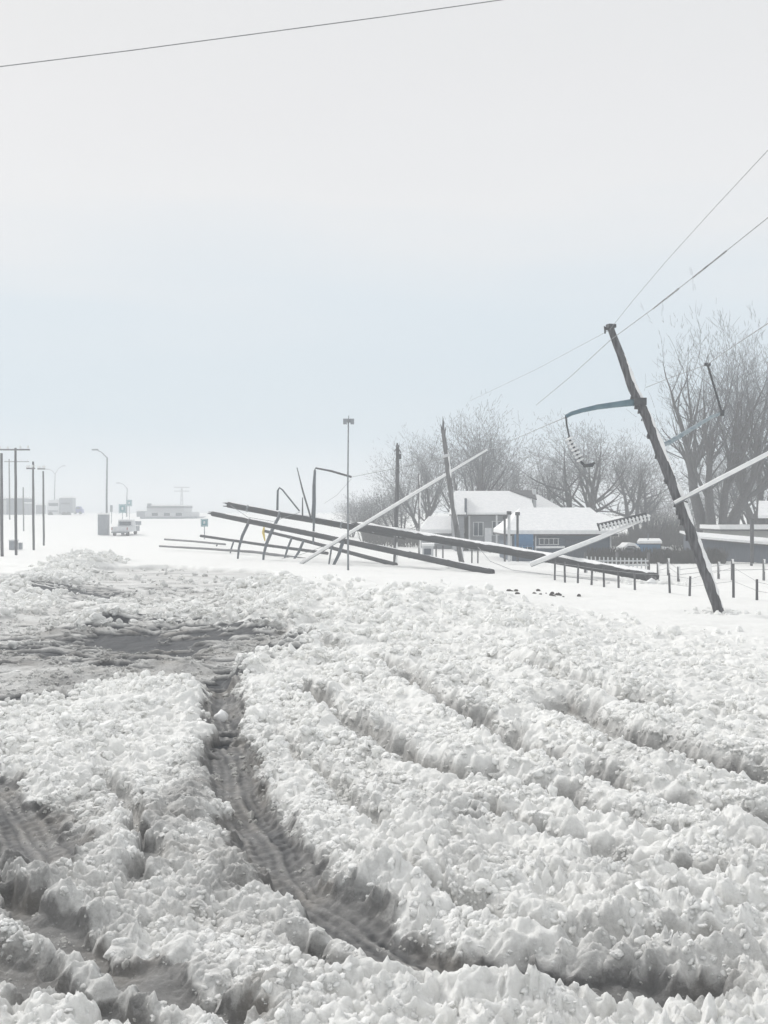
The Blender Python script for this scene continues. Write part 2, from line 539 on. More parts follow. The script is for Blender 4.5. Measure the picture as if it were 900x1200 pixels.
    c = (.05 + .09 * far) * clods(wx / 1.25, wy / 1.25, 90) * wt(1.2)
    c += .075 * clods(sx_ / .58, sy_ / .58, 100) * wt(.62)
    c += .08 * clods(sx_ / .30, sy_ / .30, 110) * wt(.31)
    c += .065 * clods(sx_ / .155, sy_ / .155, 120) * wt(.155) * np.clip(patch + .2, .3, 1.4)
    c += .056 * clods(sx_ / .082, sy_ / .082, 130) * wt(.078)
    c += .032 * clods(sx_ / .042, sy_ / .042, 140) * wt(.04)
    rg = 1 - np.abs(perlin(sx_ * 4.2, sy_ * 5.5, 181)) * 1.6
    rg2 = 1 - np.abs(perlin(sx_ * 11, sy_ * 13, 182)) * 1.6
    c += .045 * np.maximum(rg, 0) ** 2 * wt(.2) + .026 * np.maximum(rg2, 0) ** 2 * wt(.08) * (.5 + np.clip(patch, 0, 1))
    c -= .145 + .04 * far
    fine = .014 * perlin(x * 30, y * 30, 61) * wt(.035) + .035 * perlin(x * 9, y * 12, 62) * wt(.1)
    H += (c * (1.15 * np.clip(patch + .35, .45, 1.5)) + fine) * lump
    # slush crumbs in the ruts and on the flat
    H += (.04 * clods(x / .22, y / .16, 150) * wt(.18) * (.5 + perlin(x * 1.7, y * 1.7, 152)) + .018 * clods(x / .07, y / .05, 160) * wt(.06)) * np.clip(calm, 0, 1) * (1 - .6 * wetm) * (y < 60) * (1 + 1.2 * sstep(14, 22, y))
    H += open_ * (1 - wetm) * (.035 * clods(wx / .9, wy / .6, 170) + .025 * clods(sx_ / .4, sy_ / .3, 171) - .025)
    H += tread * wt(.1)
    # ground climbs gently towards the far road
    t = np.clip((y - 95) / 165.0, 0, 1)
    H += 2.35 * t * t * (3 - 2 * t)
    pt = perlin(x * .9, y * .9, 71) + .6 * perlin(x * 2.4, y * 2.4, 72) + .35 * perlin(x * 6, y * 6, 73)
    dirt = np.clip(dirt + (1 - sstep(6, 20, y)) * .10 + rough * np.clip(pt, 0, 1) * (.08 + .12 * (1 - sstep(6, 14, y))), 0, 1)
    sh = np.clip(lump * rough, 0, 1)
    jx = (.035 * perlin(x * 7, y * 7, 81) + .016 * perlin(x * 19, y * 19, 82) * wt(.06)) * sh
    jy = (.035 * perlin(x * 7 + 9, y * 7, 83) + .016 * perlin(x * 19 + 5, y * 19, 84) * wt(.06)) * sh
    jx *= wt(.2); jy *= wt(.2)
    return H, dirt, np.maximum(wetm * np.clip(.4 + calm, 0, 1), rutwet * .75), jx, jy


# ------------------------------------------------------------------ snow-covered ground: one sheet
def snow_material():
    m = bpy.data.materials.new('churned_snow')
    m.use_nodes = True
    t = m.node_tree
    b = t.nodes['Principled BSDF']
    L = t.links.new
    nd = t.nodes.new

    def attr(nm):
        a = nd('ShaderNodeAttribute'); a.attribute_name = nm; return a.outputs['Fac']
    tc = nd('ShaderNodeTexCoord')

    def noise(scale, detail=6, rough=.6, stretch=None):
        n = nd('ShaderNodeTexNoise')
        n.inputs['Scale'].default_value = scale
        n.inputs['Detail'].default_value = detail
        n.inputs['Roughness'].default_value = rough
        if stretch:
            mp = nd('ShaderNodeMapping'); mp.inputs['Scale'].default_value = stretch
            L(tc.outputs['Object'], mp.inputs[0]); L(mp.outputs[0], n.inputs['Vector'])
        else:
            L(tc.outputs['Object'], n.inputs['Vector'])
        return n.outputs['Fac']

    def mix(a, b_, f):
        x = nd('ShaderNodeMix'); x.data_type = 'RGBA'
        for s, i in ((a, 'A'), (b_, 'B'), (f, 'Factor')):
            if isinstance(s, (tuple, float)): x.inputs[i].default_value = s
            else: L(s, x.inputs[i])
        return x.outputs['Result']

    def math_(op, a, b_, c=None, clamp=False):
        x = nd('ShaderNodeMath'); x.operation = op; x.use_clamp = clamp
        for i, s in enumerate((a, b_, c)):
            if s is None: continue
            if isinstance(s, float): x.inputs[i].default_value = s
            else: L(s, x.inputs[i])
        return x.outputs[0]
    clean = mix((0.76, 0.76, 0.742, 1), (0.89, 0.89, 0.872, 1), noise(2.2, 8, .7))
    slush = mix((0.11, 0.11, 0.112, 1), (0.34, 0.335, 0.325, 1), noise(9, 8, .7))
    tan = mix(slush, (0.27, 0.24, 0.20, 1), math_('MULTIPLY_ADD', noise(1.1, 3), 1.6, -.72, True))
    # dirt mask broken up by grain
    dn = math_('ADD', attr('dirt'), math_('MULTIPLY_ADD', noise(24, 8, .75), .9, -.45))
    dm = math_('MULTIPLY', math_('MULTIPLY_ADD', dn, 1.15, -.12, True), attr('dirt_gate'))
    c = mix(clean, tan, dm)
    c = mix(c, mix((0.012, 0.015, 0.022, 1), (0.07, 0.075, 0.08, 1), noise(14, 6, .7, (1, 3, 1))), attr('wet'))
    # sparse dark grit
    gr = nd('ShaderNodeTexVoronoi'); gr.inputs['Scale'].default_value = 16
    L(tc.outputs['Object'], gr.inputs['Vector'])
    gm = math_('MULTIPLY', math_('LESS_THAN', gr.outputs['Distance'], .09), math_('GREATER_THAN', noise(2.3, 3), .6))
    c = mix(c, (0.14, 0.125, 0.11, 1), math_('MULTIPLY', gm, .6))
    L(c, b.inputs['Base Color'])
    ro = nd('ShaderNodeMapRange')
    ro.inputs['To Min'].default_value = .68; ro.inputs['To Max'].default_value = .6
    L(attr('wet'), ro.inputs['Value'])
    L(ro.outputs[0], b.inputs['Roughness'])
    b.inputs['Specular IOR Level'].default_value = .18
    b.inputs['Subsurface Weight'].default_value = .55
    b.inputs['Subsurface Radius'].default_value = (1, 1, 1)
    b.inputs['Subsurface Scale'].default_value = .03
    b0 = nd('ShaderNodeBump'); b0.inputs['Strength'].default_value = .4; b0.inputs['Distance'].default_value = .03
    L(noise(11, 5, .6), b0.inputs['Height'])
    b1 = nd('ShaderNodeBump'); b1.inputs['Strength'].default_value = .75; b1.inputs['Distance'].default_value = .02
    L(b0.outputs[0], b1.inputs['Normal'])
    L(noise(38, 7, .7), b1.inputs['Height'])
    b2 = nd('ShaderNodeBump'); b2.inputs['Strength'].default_value = .5; b2.inputs['Distance'].default_value = .006
    L(noise(150, 4, .7), b2.inputs['Height'])
    L(b1.outputs[0], b2.inputs['Normal'])
    L(b2.outputs[0], b.inputs['Normal'])
    return m


def build_ground():
    cx, cy = 0.0, -3.0
    # angles: fine in front, coarse behind
    nf = 780
    half = R(23.5)
    fine = np.linspace(-half, half, nf)
    outer = []
    a, st = half, (2 * half) / nf
    while a < math.pi - .08:
        st = min(st * 1.35, .12); a += st
        outer.append(a)
    outer = np.array(outer)
    outer = outer[outer < math.pi - .02]
    ang = np.concatenate([-outer[::-1], fine, outer])
    rs = [.6]
    while rs[-1] < 7.6: rs.append(rs[-1] + max(.02, .35 * min(1, (8.0 - rs[-1]) / 3)))
    while rs[-1] < 900:
        r = rs[-1]
        k = .00148 if r < 40 else (.0026 if r < 75 else (.008 if r < 300 else .05))
        rs.append(r * (1 + k))
    rs = np.array(rs)
    A, Rr = np.meshgrid(ang, rs)
    x = (cx + np.sin(A) * Rr).ravel(); y = (cy + np.cos(A) * Rr).ravel()
    da = np.gradient(ang)
    sp = np.maximum((Rr * da[None, :]), np.gradient(rs)[:, None]).ravel().astype(np.float32)
    H, dirt, wet, jx, jy = terrain(x, y, sp)
    nr, na = Rr.shape
    co = np.stack([x + jx, y + jy, H], 1).astype(np.float32)
    co = np.vstack([co, [[cx, cy, 0.0]]]).astype(np.float32)
    idx = np.arange(nr * na).reshape(nr, na)
    nx = np.roll(idx, -1, axis=1)
    quads = np.stack([idx[:-1], nx[:-1], nx[1:], idx[1:]], -1).reshape(-1, 4)[:, ::-1]
    tris = np.stack([np.full(na, nr * na), nx[0], idx[0]], -1)[:, ::-1]
    quads = quads[:, ::-1]; tris = tris[:, ::-1]
    quads = quads[:, ::-1]
    tris = tris[:, ::-1]
    me = bpy.data.meshes.new('snowy_ground')
    me.vertices.add(len(co)); me.vertices.foreach_set('co', co.ravel())
    loops = np.concatenate([quads.ravel(), tris.ravel()]).astype(np.int32)
    me.loops.add(len(loops)); me.loops.foreach_set('vertex_index', loops)
    npoly = len(quads) + len(tris)
    me.polygons.add(npoly)
    ls = np.concatenate([np.arange(len(quads)) * 4, len(quads) * 4 + np.arange(len(tris)) * 3]).astype(np.int32)
    me.polygons.foreach_set('loop_start', ls)
    me.update(calc_edges=True)
    me.polygons.foreach_set('use_smooth', np.ones(npoly, bool))
    gate = (dirt > .02).astype(np.float32)
    for nm, arr in (('dirt', dirt), ('wet', wet), ('dirt_gate', sstep(0.0, .25, dirt))):
        at = me.attributes.new(nm, 'FLOAT', 'POINT')
        at.data.foreach_set('value', np.append(arr, 0).astype(np.float32))
    me.materials.append(snow_material())
    o = bpy.data.objects.new('snowy_ground', me)
    COL.objects.link(o)
    o['kind'] = 'structure'
    # normals must look up
    if me.polygons[len(quads) // 2].normal.z < 0:
        me.flip_normals()
    return o


ground = build_ground()


def ground_z(x, y):
    h = terrain(np.array([x]), np.array([y]), np.array([.2], np.float32))[0]
    return float(h[0])


# ------------------------------------------------------------------ loose snow clods
def ico():
    import bmesh
    bm = bmesh.new()
    bmesh.ops.create_icosphere(bm, subdivisions=2, radius=1)
    v = np.array([p.co[:] for p in bm.verts]); f = np.array([[q.index for q in p.verts] for p in bm.faces])
    bm.free()
    return v, f


def clod_shapes():
    """eight lumpy snow clods to be strewn"""
    import bmesh
    col = bpy.data.collections.new('clod_shapes')
    bm = bmesh.new(); bmesh.ops.create_icosphere(bm, subdivisions=4, radius=1)
    v0 = np.array([p.co[:] for p in bm.verts]); f0 = [[q.index for q in p.verts] for p in bm.faces]
    bm.free()
    for k in range(8):
        r = np.random.default_rng(50 + k)
        d = v0.copy()
        cen = r.normal(0, 1, (11, 3)); cen /= np.linalg.norm(cen, axis=1, keepdims=True)
        rad = r.uniform(.3, .9, 11)
        bump = np.zeros(len(d))
        for c, q in zip(cen, rad):
            dd = np.linalg.norm(v0 - c, axis=1) / q
            bump = np.maximum(bump, q * np.sqrt(np.maximum(0, 1 - dd * dd)))
        small = np.zeros(len(d))
        cen = r.normal(0, 1, (70, 3)); cen /= np.linalg.norm(cen, axis=1, keepdims=True)
        for c in cen:
            dd = np.linalg.norm(v0 - c, axis=1) / r.uniform(.14, .3)
            small = np.maximum(small, np.sqrt(np.maximum(0, 1 - dd * dd)))
        d *= (.62 + .75 * bump + .12 * small)[:, None]
        if k % 2:      # broken chunks: sheared flat faces
            for c in r.normal(0, 1, (7, 3)):
                c = c / np.linalg.norm(c); lim = r.uniform(.45, .7)
                h_ = d @ c
                d = d - np.maximum(h_ - lim, 0)[:, None] * c * .92
        me = bpy.data.meshes.new('snow_clod')
        me.from_pydata(d.tolist(), [], f0)
        me.polygons.foreach_set('use_smooth', np.ones(len(f0), bool))
        me.materials.append(CLOD_MAT)
        o = bpy.data.objects.new('snow_clod', me); col.objects.link(o)
    return col


def clod_material():
    m = bpy.data.materials.new('snow_clod')
    m.use_nodes = True
    t = m.node_tree; b = t.nodes['Principled BSDF']; L = t.links.new
    a = t.nodes.new('ShaderNodeAttribute'); a.attribute_type = 'INSTANCER'; a.attribute_name = 'soil'
    tc = t.nodes.new('ShaderNodeTexCoord')
    n = t.nodes.new('ShaderNodeTexNoise'); n.inputs['Scale'].default_value = 3; n.inputs['Detail'].default_value = 7
    L(tc.outputs['Object'], n.inputs['Vector'])
    g = t.nodes.new('ShaderNodeMix'); g.data_type = 'RGBA'
    g.inputs['A'].default_value = (.80, .80, .782, 1); g.inputs['B'].default_value = (.91, .91, .893, 1)
    L(n.outputs['Fac'], g.inputs['Factor'])
    x = t.nodes.new('ShaderNodeMix'); x.data_type = 'RGBA'
    L(a.outputs['Fac'], x.inputs['Factor']); L(g.outputs['Result'], x.inputs['A'])
    x.inputs['B'].default_value = (.34, .335, .32, 1)
    L(x.outputs['Result'], b.inputs['Base Color'])
    b.inputs['Roughness'].default_value = .65
    b.inputs['Specular IOR Level'].default_value = .2
    b.inputs['Subsurface Weight'].default_value = .8
    b.inputs['Subsurface Radius'].default_value = (1, 1, 1)
    b.inputs['Subsurface Scale'].default_value = .03
    n2 = t.nodes.new('ShaderNodeTexNoise'); n2.inputs['Scale'].default_value = 9; n2.inputs['Detail'].default_value = 6
    L(tc.outputs['Object'], n2.inputs['Vector'])
    bp = t.nodes.new('ShaderNodeBump'); bp.inputs['Strength'].default_value = .35; bp.inputs['Distance'].default_value = .04
    L(n2.outputs['Fac'], bp.inputs['Height']); L(bp.outputs[0], b.inputs['Normal'])
    return m


CLOD_MAT = clod_material()


def build_clods():
    n = 215000
    t = rng.uniform(0, 1, n)
    Y = 5.0 * (62 / 5.0) ** (t ** .85)
    X = rng.uniform(-.42, .44, n) * (Y + 1)
    H, dirt, wet, jx, jy = terrain(X, Y, np.full(n, .02, np.float32))
    edge = np.interp(X / Y, [-.6, -.25, -.1, 0, .12, .35, .6], [58, 55, 50, 42, 35, 25, 22])
    clump_ = perlin(X * .9, Y * .9, 201) + .6 * perlin(X * 2.6, Y * 2.6, 202)
    p = np.clip(.34 + 1.0 * clump_, .05, 1) * (1 - sstep(.35, 1.05, Y / edge + .15 * clump_))
    pile = np.zeros(n)
    for (u, v, hu, hv, hh) in PILES[:9]:
        pile += hh * gauss(X, Y, u, v, hu * 1.1, hv * 1.1)
    p = np.maximum(p, np.clip(pile * 3 - .3, 0, 1) * np.clip(.6 + clump_, .1, 1))
    p = np.where((Y > 15) & (dirt > .3), np.maximum(p, np.clip(-.02 + .32 * clump_, 0, .22)), p * np.where(dirt > .5, .45, 1))
    p = np.where((Y < 20) & (dirt > .22) & (dirt < .9), np.maximum(p, .5), p)
    p *= 1 * (wet < .25)
    keep = rng.uniform(0, 1, n) < p
    X, Y, H, dirt, clump_ = X[keep], Y[keep], H[keep], dirt[keep], clump_[keep]
    n = len(X)
    s = (.006 + .0035 * Y * rng.uniform(.12, 1, n) ** 2.4) * (1 + .5 * np.clip(clump_, -.3, 1))
    s = np.minimum(s, .13)
    s *= np.where(dirt > .5, .45, 1)
    s = np.where(rng.uniform(0, 1, n) < .012, s * 1.5 + .008, s)
    # broken snow thrown up round the feet of the poles
    ex = [(W(842, 716, Yb).x + rng.normal(0, .45), Yb + rng.normal(0, .3), rng.uniform(.03, .10)) for Yb in [30.8] * 70]
    ex += [(W(541, 665, 56).x + rng.normal(0, .5), 56 + rng.normal(0, .4), rng.uniform(.04, .12)) for _ in range(30)]
    ex += [(W(763, 690, 43.5).x + rng.normal(0, .7), 43.5 + rng.normal(0, .4), rng.uniform(.04, .14)) for _ in range(60)]
    ex = np.array(ex)
    X = np.append(X, ex[:, 0]); Y = np.append(Y, ex[:, 1]); s = np.append(s, ex[:, 2]); dirt = np.append(dirt, np.zeros(len(ex)))
    H = np.append(H, terrain(ex[:, 0], ex[:, 1], np.full(len(ex), .1, np.float32))[0]); n = len(X)
    v0, f0 = ico()
    me = bpy.data.meshes.new('snow_clods')
    me.from_pydata(np.stack([X, Y, H - s * .12], 1).tolist(), [], [])
    sc3 = np.stack([s * rng.uniform(.7, 1.7, n), s * rng.uniform(.7, 1.3, n), s * rng.uniform(.45, 1.35, n)], 1)
    rot = np.stack([rng.uniform(-.5, .5, n), rng.uniform(-.5, .5, n), rng.uniform(0, 6.28, n)], 1)
    for nm, ty, arr, key in (('size', 'FLOAT_VECTOR', sc3, 'vector'), ('turn', 'FLOAT_VECTOR', rot, 'vector'),
                             ('pick', 'INT', rng.integers(0, 8, n), 'value'), ('soil', 'FLOAT', np.clip(dirt * 1.25 - .30 + rng.normal(0, .05, n), 0, .9), 'value')):
        at = me.attributes.new(nm, ty, 'POINT')
        at.data.foreach_set(key, np.ascontiguousarray(arr).ravel().astype(np.int32 if ty == 'INT' else np.float32))
    o = bpy.data.objects.new('snow_clods', me); COL.objects.link(o)
    o['kind'] = 'stuff'
    o['label'] = 'clods of broken snow heaped all over the churned snow'
    ng = bpy.data.node_groups.new('strew_clods', 'GeometryNodeTree')
    ng.interface.new_socket('Geometry', in_out='INPUT', socket_type='NodeSocketGeometry')
    ng.interface.new_socket('Geometry', in_out='OUTPUT', socket_type='NodeSocketGeometry')
    gi = ng.nodes.new('NodeGroupInput'); go = ng.nodes.new('NodeGroupOutput')
    ci = ng.nodes.new('GeometryNodeCollectionInfo')
    ci.inputs['Collection'].default_value = clod_shapes()
    ci.inputs['Separate Children'].default_value = True
    ip = ng.nodes.new('GeometryNodeInstanceOnPoints')
    ip.inputs['Pick Instance'].default_value = True

    def na(nm, ty):
        a = ng.nodes.new('GeometryNodeInputNamedAttribute'); a.data_type = ty
        a.inputs['Name'].default_value = nm
        return [q for q in a.outputs if q.enabled and q.name == 'Attribute'][0]
    L = ng.links.new
    L(gi.outputs[0], ip.inputs['Points']); L(ci.outputs[0], ip.inputs['Instance'])
    L(na('pick', 'INT'), ip.inputs['Instance Index'])
    L(na('turn', 'FLOAT_VECTOR'), ip.inputs['Rotation'])
    L(na('size', 'FLOAT_VECTOR'), ip.inputs['Scale'])
    L(ip.outputs[0], go.inputs[0])
    md = o.modifiers.new('strew', 'NODES'); md.node_group = ng
    print('clods', n)
    # the one larger lump lying in the mouth of the main rut
    x, y = G(259, 829)
    d = v0.copy()
    d *= (1 + .16 * np.sin(d[:, [0]] * 4 + 1) + .12 * np.sin(d[:, [2]] * 6) + rng.uniform(-.08, .08, (len(d), 1)))
    d *= [.13, .12, .12]
    me = bpy.data.meshes.new('snow_lump')
    me.from_pydata(d.tolist(), [], f0.tolist()); me.materials.append(M['snow'])
    me.polygons.foreach_set('use_smooth', np.ones(len(f0), bool))
    o = bpy.data.objects.new('snow_lump', me); COL.objects.link(o)
    o.location = (x, y, ground_z(x, y) + .07)
    tag(o, 'fist of white snow lying alone in the mouth of the main rut', 'snow lump')


build_clods()


# ------------------------------------------------------------------ insulator strings
def insulator(parent, a, b, n, r, disc_mat='porcelain'):
    a, b = Vector(a), Vector(b)
    d = (b - a)
    st = MB().tube([a, b], r * .28, 6).build('insulator_string', M['iron'], parent)
    for i in range(n):
        c = a + d * ((i + .5) / n)
        h = d.length / n
        dn = d.normalized()
        MB().tube([c - dn * h * .30, c - dn * h * .05, c + dn * h * .22, c + dn * h * .30], [r * .35, r, r * .8, r * .3], 10).build('disc', M[disc_mat], st)
    return st


# ------------------------------------------------------------------ the leaning pole at the right
Yp = 30.8
px = [(715, 383), (727, 414), (741, 455), (757, 487), (779, 545), (795, 586), (814, 636), (832, 686), (842, 716), (848, 734)]
pts = [W(u, v, Yp) for u, v in px]
rad = [.095, .105, .12, .13, .143, .148, .15, .148, .145, .145]
pole = thing('leaning_utility_pole', W(842, 716, Yp), 'tall wooden pole leaning left, snow down its right side, blue-grey davit arms', 'utility pole')
m = log_tube(pts, rad, 16, .2, .006, .05)
m.build('shaft', M['wood'], pole, False)
# splinters and torn bark on its left edge
for k in range(16):
    t = random.uniform(.25, .8)
    i = int(t * 8); f = t * 8 - i
    c = pts[i].lerp(pts[i + 1], f)
    sz = random.uniform(.04, .1)
    MB().box(c + Vector((-.17, -.03, 0)), (sz * .8, .05, sz * 1.6), random.uniform(0, 1), .5).build('bark_flake', M['wood'], pole)
snow_strip(pts[1:-1], rad[1:-1], (.93, -.34, .38), .62, .10, 0.0).build('snow', M['snow'], pole, True, label='white snow caked down the right side of the shaft')
# cap fittings
c = W(713, 387, Yp)
MB().box(W(716, 383, Yp) + Vector((0, 0, .02)), (.22, .2, .10), .3).build('top_cap', M['iron'], pole)
MB().tube([W(712, 387, Yp - .1), W(709, 383, Yp - .1), W(709, 391, Yp - .1)], [.03, .045, .02], 8).build('bracket', M['iron'], pole)
# left davit arm, insulator
arm = [W(750, 471, Yp), W(738, 472, Yp), (W(722, 474, Yp)), W(700, 477, Yp), W(682, 481, Yp), W(670, 484.5, Yp), W(663, 488, Yp)]
am = MB().tube(arm, [.10, .10, .085, .075, .065, .06, .055], 10).build('davit_arm', M['blue_steel'], pole, True)
snow_strip(arm[1:], [.06] * 6, (0, 0, 1), .35, .1, .5).build('snow', M['snow'], am, True)
MB().box(arm[0] - Vector((.02, 0, 0)), (.33, .36, .2), .0).build('arm_band', M['iron'], pole)
MB().tube([W(663, 487, Yp), W(664, 497, Yp), W(667, 512, Yp)], .026, 6).build('hanger_rod', M['iron'], pole)
insulator(pole, W(666, 512, Yp), W(681, 541, Yp), 7, .115)
MB().tube([W(681, 541, Yp), W(685, 546, Yp), W(694, 545, Yp), W(697, 542, Yp)], [.03, .05, .06, .03], 8).build('line_clamp', M['iron'], pole)
# right davit arm
arm = [W(770, 524, Yp + .1), W(783, 519, Yp + .2), W(800, 509, Yp + .2), W(818, 498, Yp + .3), W(833, 489, Yp + .3), W(846, 484, Yp + .3)]
MB().tube(arm, [.06, .07, .065, .055, .05, .045], 10).build('davit_arm', M['blue_pale'], pole, True, label='paler davit arm, coat of snow and haze in its colour, reaching out to the right')
MB().tube([W(846, 484, Yp + .3), W(838, 457, Yp + .3), W(829, 427, Yp + .3)], [.035, .03, .03], 8).build('rod_insulator', M['iron'], pole)
MB().box(W(829, 427, Yp + .3), (.16, .1, .08)).build('line_clamp', M['iron'], pole)
MB().box(W(846, 484, Yp + .3), (.12, .1, .16)).build('line_clamp', M['iron'], pole)
# snow-covered arm running out of the picture
arm = [W(790, 590.5, Yp - .25), W(840, 564, Yp - .5), W(900, 533, Yp - .8), W(960, 502, Yp - 1.0)]
am = MB().tube(arm, [.05, .05, .052, .052], 10).build('crossarm', M['steel'], pole, True, label='long straight arm thick with snow, rising out at the right')
MB().tube([p + Vector((-.005, -.025, .035)) for p in arm], [.05, .062, .062, .066], 10, .02).build('snow', M['snow'], am, True)
MB().tube([W(806, 589, Yp - .25), W(795, 584, Yp - .25), W(793, 602, Yp - .2)], [.02, .05, .03], 6).build('bracket', M['iron'], pole)
# small collar of snow and broken ground at the base
for k, (u, v) in enumerate(((834, 719), (846, 719), (852, 722))):
    pass


# ------------------------------------------------------------------ fallen poles
def fallen(px, Y0, Y1, r0, r1, label, wood='wood_dark', snow=.95, gap=.0, n=12):
    us = [p[0] for p in px]
    Ys = [Y0 + (Y1 - Y0) * (u - us[0]) / (us[-1] - us[0]) for u in us]
    P = [W(u, v, y) for (u, v), y in zip(px, Ys)]
    rr = [r0 + (r1 - r0) * (u - us[0]) / (us[-1] - us[0]) for u in us]
    t = thing('fallen_utility_pole', P[-1], label, 'utility pole', 'utility poles blown down in a row')
    log_tube(P, rr, n, .6, .004, .02).build('shaft', M[wood], t)
    if snow:
        snow_strip(P, [q * 1.02 for q in rr], (0, .45, .95), snow * .8, .3, gap, .35).build('snow', M['snow'], t, True)
    return t, (lambda u: Y0 + (Y1 - Y0) * (u - us[0]) / (us[-1] - us[0]))


def limb(t, px, Y, r, name='davit_arm', m='dark_steel', snow=0, n=8):
    P = [W(u, v, Y) for u, v in px]
    r = r if hasattr(r, '__len__') else [r] * len(P)
    o = MB().tube(P, r, n).build(name, M[m], t, True)
    if snow:
        snow_strip(P, r, (.3, -.2, 1), snow, .12, .1).build('snow', M['snow'], o, True)
    return o


F1, y1 = fallen([(417, 616), (500, 630), (600, 646.5), (690, 663), (768, 677)], 60, 44, .19, .195,
                'longest fallen pole, thick and dark with a white snow top, lying towards the fence')
limb(F1, [(622, 662), (650, 651), (700, 632), (735, 617), (762, 604)], 48.5, [.10, .10, .10, .09, .07], 'davit_arm', 'steel', 0)
limb(F1, [(622, 661), (650, 650), (700, 631), (735, 616.5), (762, 604.5)], 48.35, [.105, .105, .10, .09, .06], 'snow', 'snow', 0)
# insulator along the arm
o = MB().tube([W(700, 615.5, 48.4), W(730, 609, 48.4), W(757, 601.5, 48.4)], [.07, .09, .05], 8).build('insulator_shade_bar', M['iron'], F1)  # dark tube standing for the shaded side of the insulator string
insulator(F1, W(702, 619, 48.2), W(762, 606, 48.2), 14, .17)
MB().tube([W(700, 613, 48.3), W(703, 622, 48.3)], .04, 6).build('bracket', M['iron'], F1)

F2, y2 = fallen([(267, 591.5), (327, 603), (367, 609.5), (420, 619), (475, 629)], 66, 62.5, .17, .18,
                'uppermost fallen pole, its dark end raised highest at the left of the tangle', snow=.8, gap=.1)
limb(F2, [(328, 603), (319, 621), (312, 638), (309, 650), (308, 662)], 64.2, [.09, .10, .09, .07, .06])
limb(F2, [(367, 608), (368, 590), (368, 570), (369, 551)], 63.9, [.13, .11, .10, .07])
limb(F2, [(368.5, 552), (370, 548.5), (388, 552), (412, 559)], 63.9, [.05, .05, .06, .06], 'rod_insulator', 'iron')
limb(F2, [(368, 609), (367.5, 622), (367, 637)], 63.9, [.07, .06, .05])
limb(F2, [(325, 598), (325.5, 575), (327.5, 571.5), (331, 574), (351, 599)], 64.5, [.07, .06, .05, .045, .045], 'davit_arm')
limb(F2, [(348, 548), (355, 576), (364, 606)], 64, [.025, .05, .05], 'davit_arm', 'iron')
limb(F2, [(354.5, 583), (354.5, 608)], 64.3, [.03, .05], 'bracket', 'iron')

F3, y3 = fallen([(249, 602), (290, 610.5), (380, 629), (470, 648), (577, 671)], 68, 51, .15, .16,
                'second fallen pole, running under the snow-topped one and into the drift', snow=.7, gap=.15)
limb(F3, [(292, 611), (284, 628), (280, 642), (278.5, 656)], 65.9, [.09, .09, .07, .055])
limb(F3, [(402, 634), (397, 650), (388, 668)], 59.0, [.10, .09, .07])
limb(F3, [(391, 632), (388, 645), (385, 664)], 59.3, [.05, .05, .04])

F5, y5 = fallen([(309, 622), (355, 633), (400, 645), (464, 662)], 71, 58.5, .09, .12,
                'short fallen pole with a yellow marker on its left end', snow=.4, gap=.4)
limb(F5, [(309.5, 617), (308.5, 624), (310.5, 634)], 70.8, [.05, .09, .04], 'marker', 'yellow')
limb(F5, [(342, 630), (337, 643), (333, 656)], 68, [.07, .07, .05])
limb(F5, [(356, 633), (350, 647), (342, 659)], 66.5, [.08, .08, .05])

F4, y4 = fallen([(235, 628), (270, 633), (320, 640), (384, 648.5)], 79, 72, .09, .10,
                'thin fallen pole low at the left of the tangle, dark left end', snow=.5, gap=.4)
limb(F4, [(274, 634), (271, 643), (269, 651)], 77, [.06, .06, .04])
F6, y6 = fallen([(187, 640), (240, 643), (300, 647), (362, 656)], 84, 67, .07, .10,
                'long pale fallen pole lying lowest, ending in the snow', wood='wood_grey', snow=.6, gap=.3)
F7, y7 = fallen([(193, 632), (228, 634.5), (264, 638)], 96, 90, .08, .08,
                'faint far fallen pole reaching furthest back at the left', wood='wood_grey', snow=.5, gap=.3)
limb(F7, [(255, 637), (252, 644), (251, 650)], 91, [.06, .05, .04])

for t_, us_, px_, Yf, rr_ in ((F1, (438, 470, 575, 640, 730), [(417, 616), (500, 630), (600, 646.5), (690, 663), (768, 677)], y1, .19),
                              (F2, (290, 327, 368, 400), [(267, 591.5), (327, 603), (367, 609.5), (420, 619), (475, 629)], y2, .175),
                              (F3, (292, 330, 400, 480), [(249, 602), (290, 610.5), (380, 629), (470, 648), (577, 671)], y3, .155)):
    for u_ in us_:
        v_ = np.interp(u_, [p[0] for p in px_], [p[1] for p in px_])
        a_, b_ = W(u_ - 1.3, v_ - .25, Yf(u_)), W(u_ + 1.3, v_ + .25, Yf(u_))
        MB().tube([a_, b_], rr_ * 1.14, 12).build('arm_band', M['steel'], t_, True)
        c_ = W(u_, v_, Yf(u_)) + Vector((0, -rr_ * 1.1, 0))
        MB().tube([c_, c_ + Vector((0, -.10, 0))], .035, 6).build('bolt', M['iron'], t_)
for t_, (u_, v_), Yv, r_ in ((F1, (418, 616), 60, .19), (F2, (268, 591.7), 66, .17), (F3, (250, 602.2), 68, .15)):
    for k in range(7):
        a_ = random.uniform(0, 6.28)
        o_ = Vector((0, math.cos(a_) * r_ * .6, math.sin(a_) * r_ * .6))
        p_ = W(u_, v_, Yv) + o_
        MB().tube([p_ + Vector((.1, 0, 0)), p_ + Vector((-random.uniform(.1, .38), random.uniform(-.05, .05), random.uniform(-.03, .08)))], [r_ * .3, .012], 5).build('splinter', M['wood_dark'], t_)
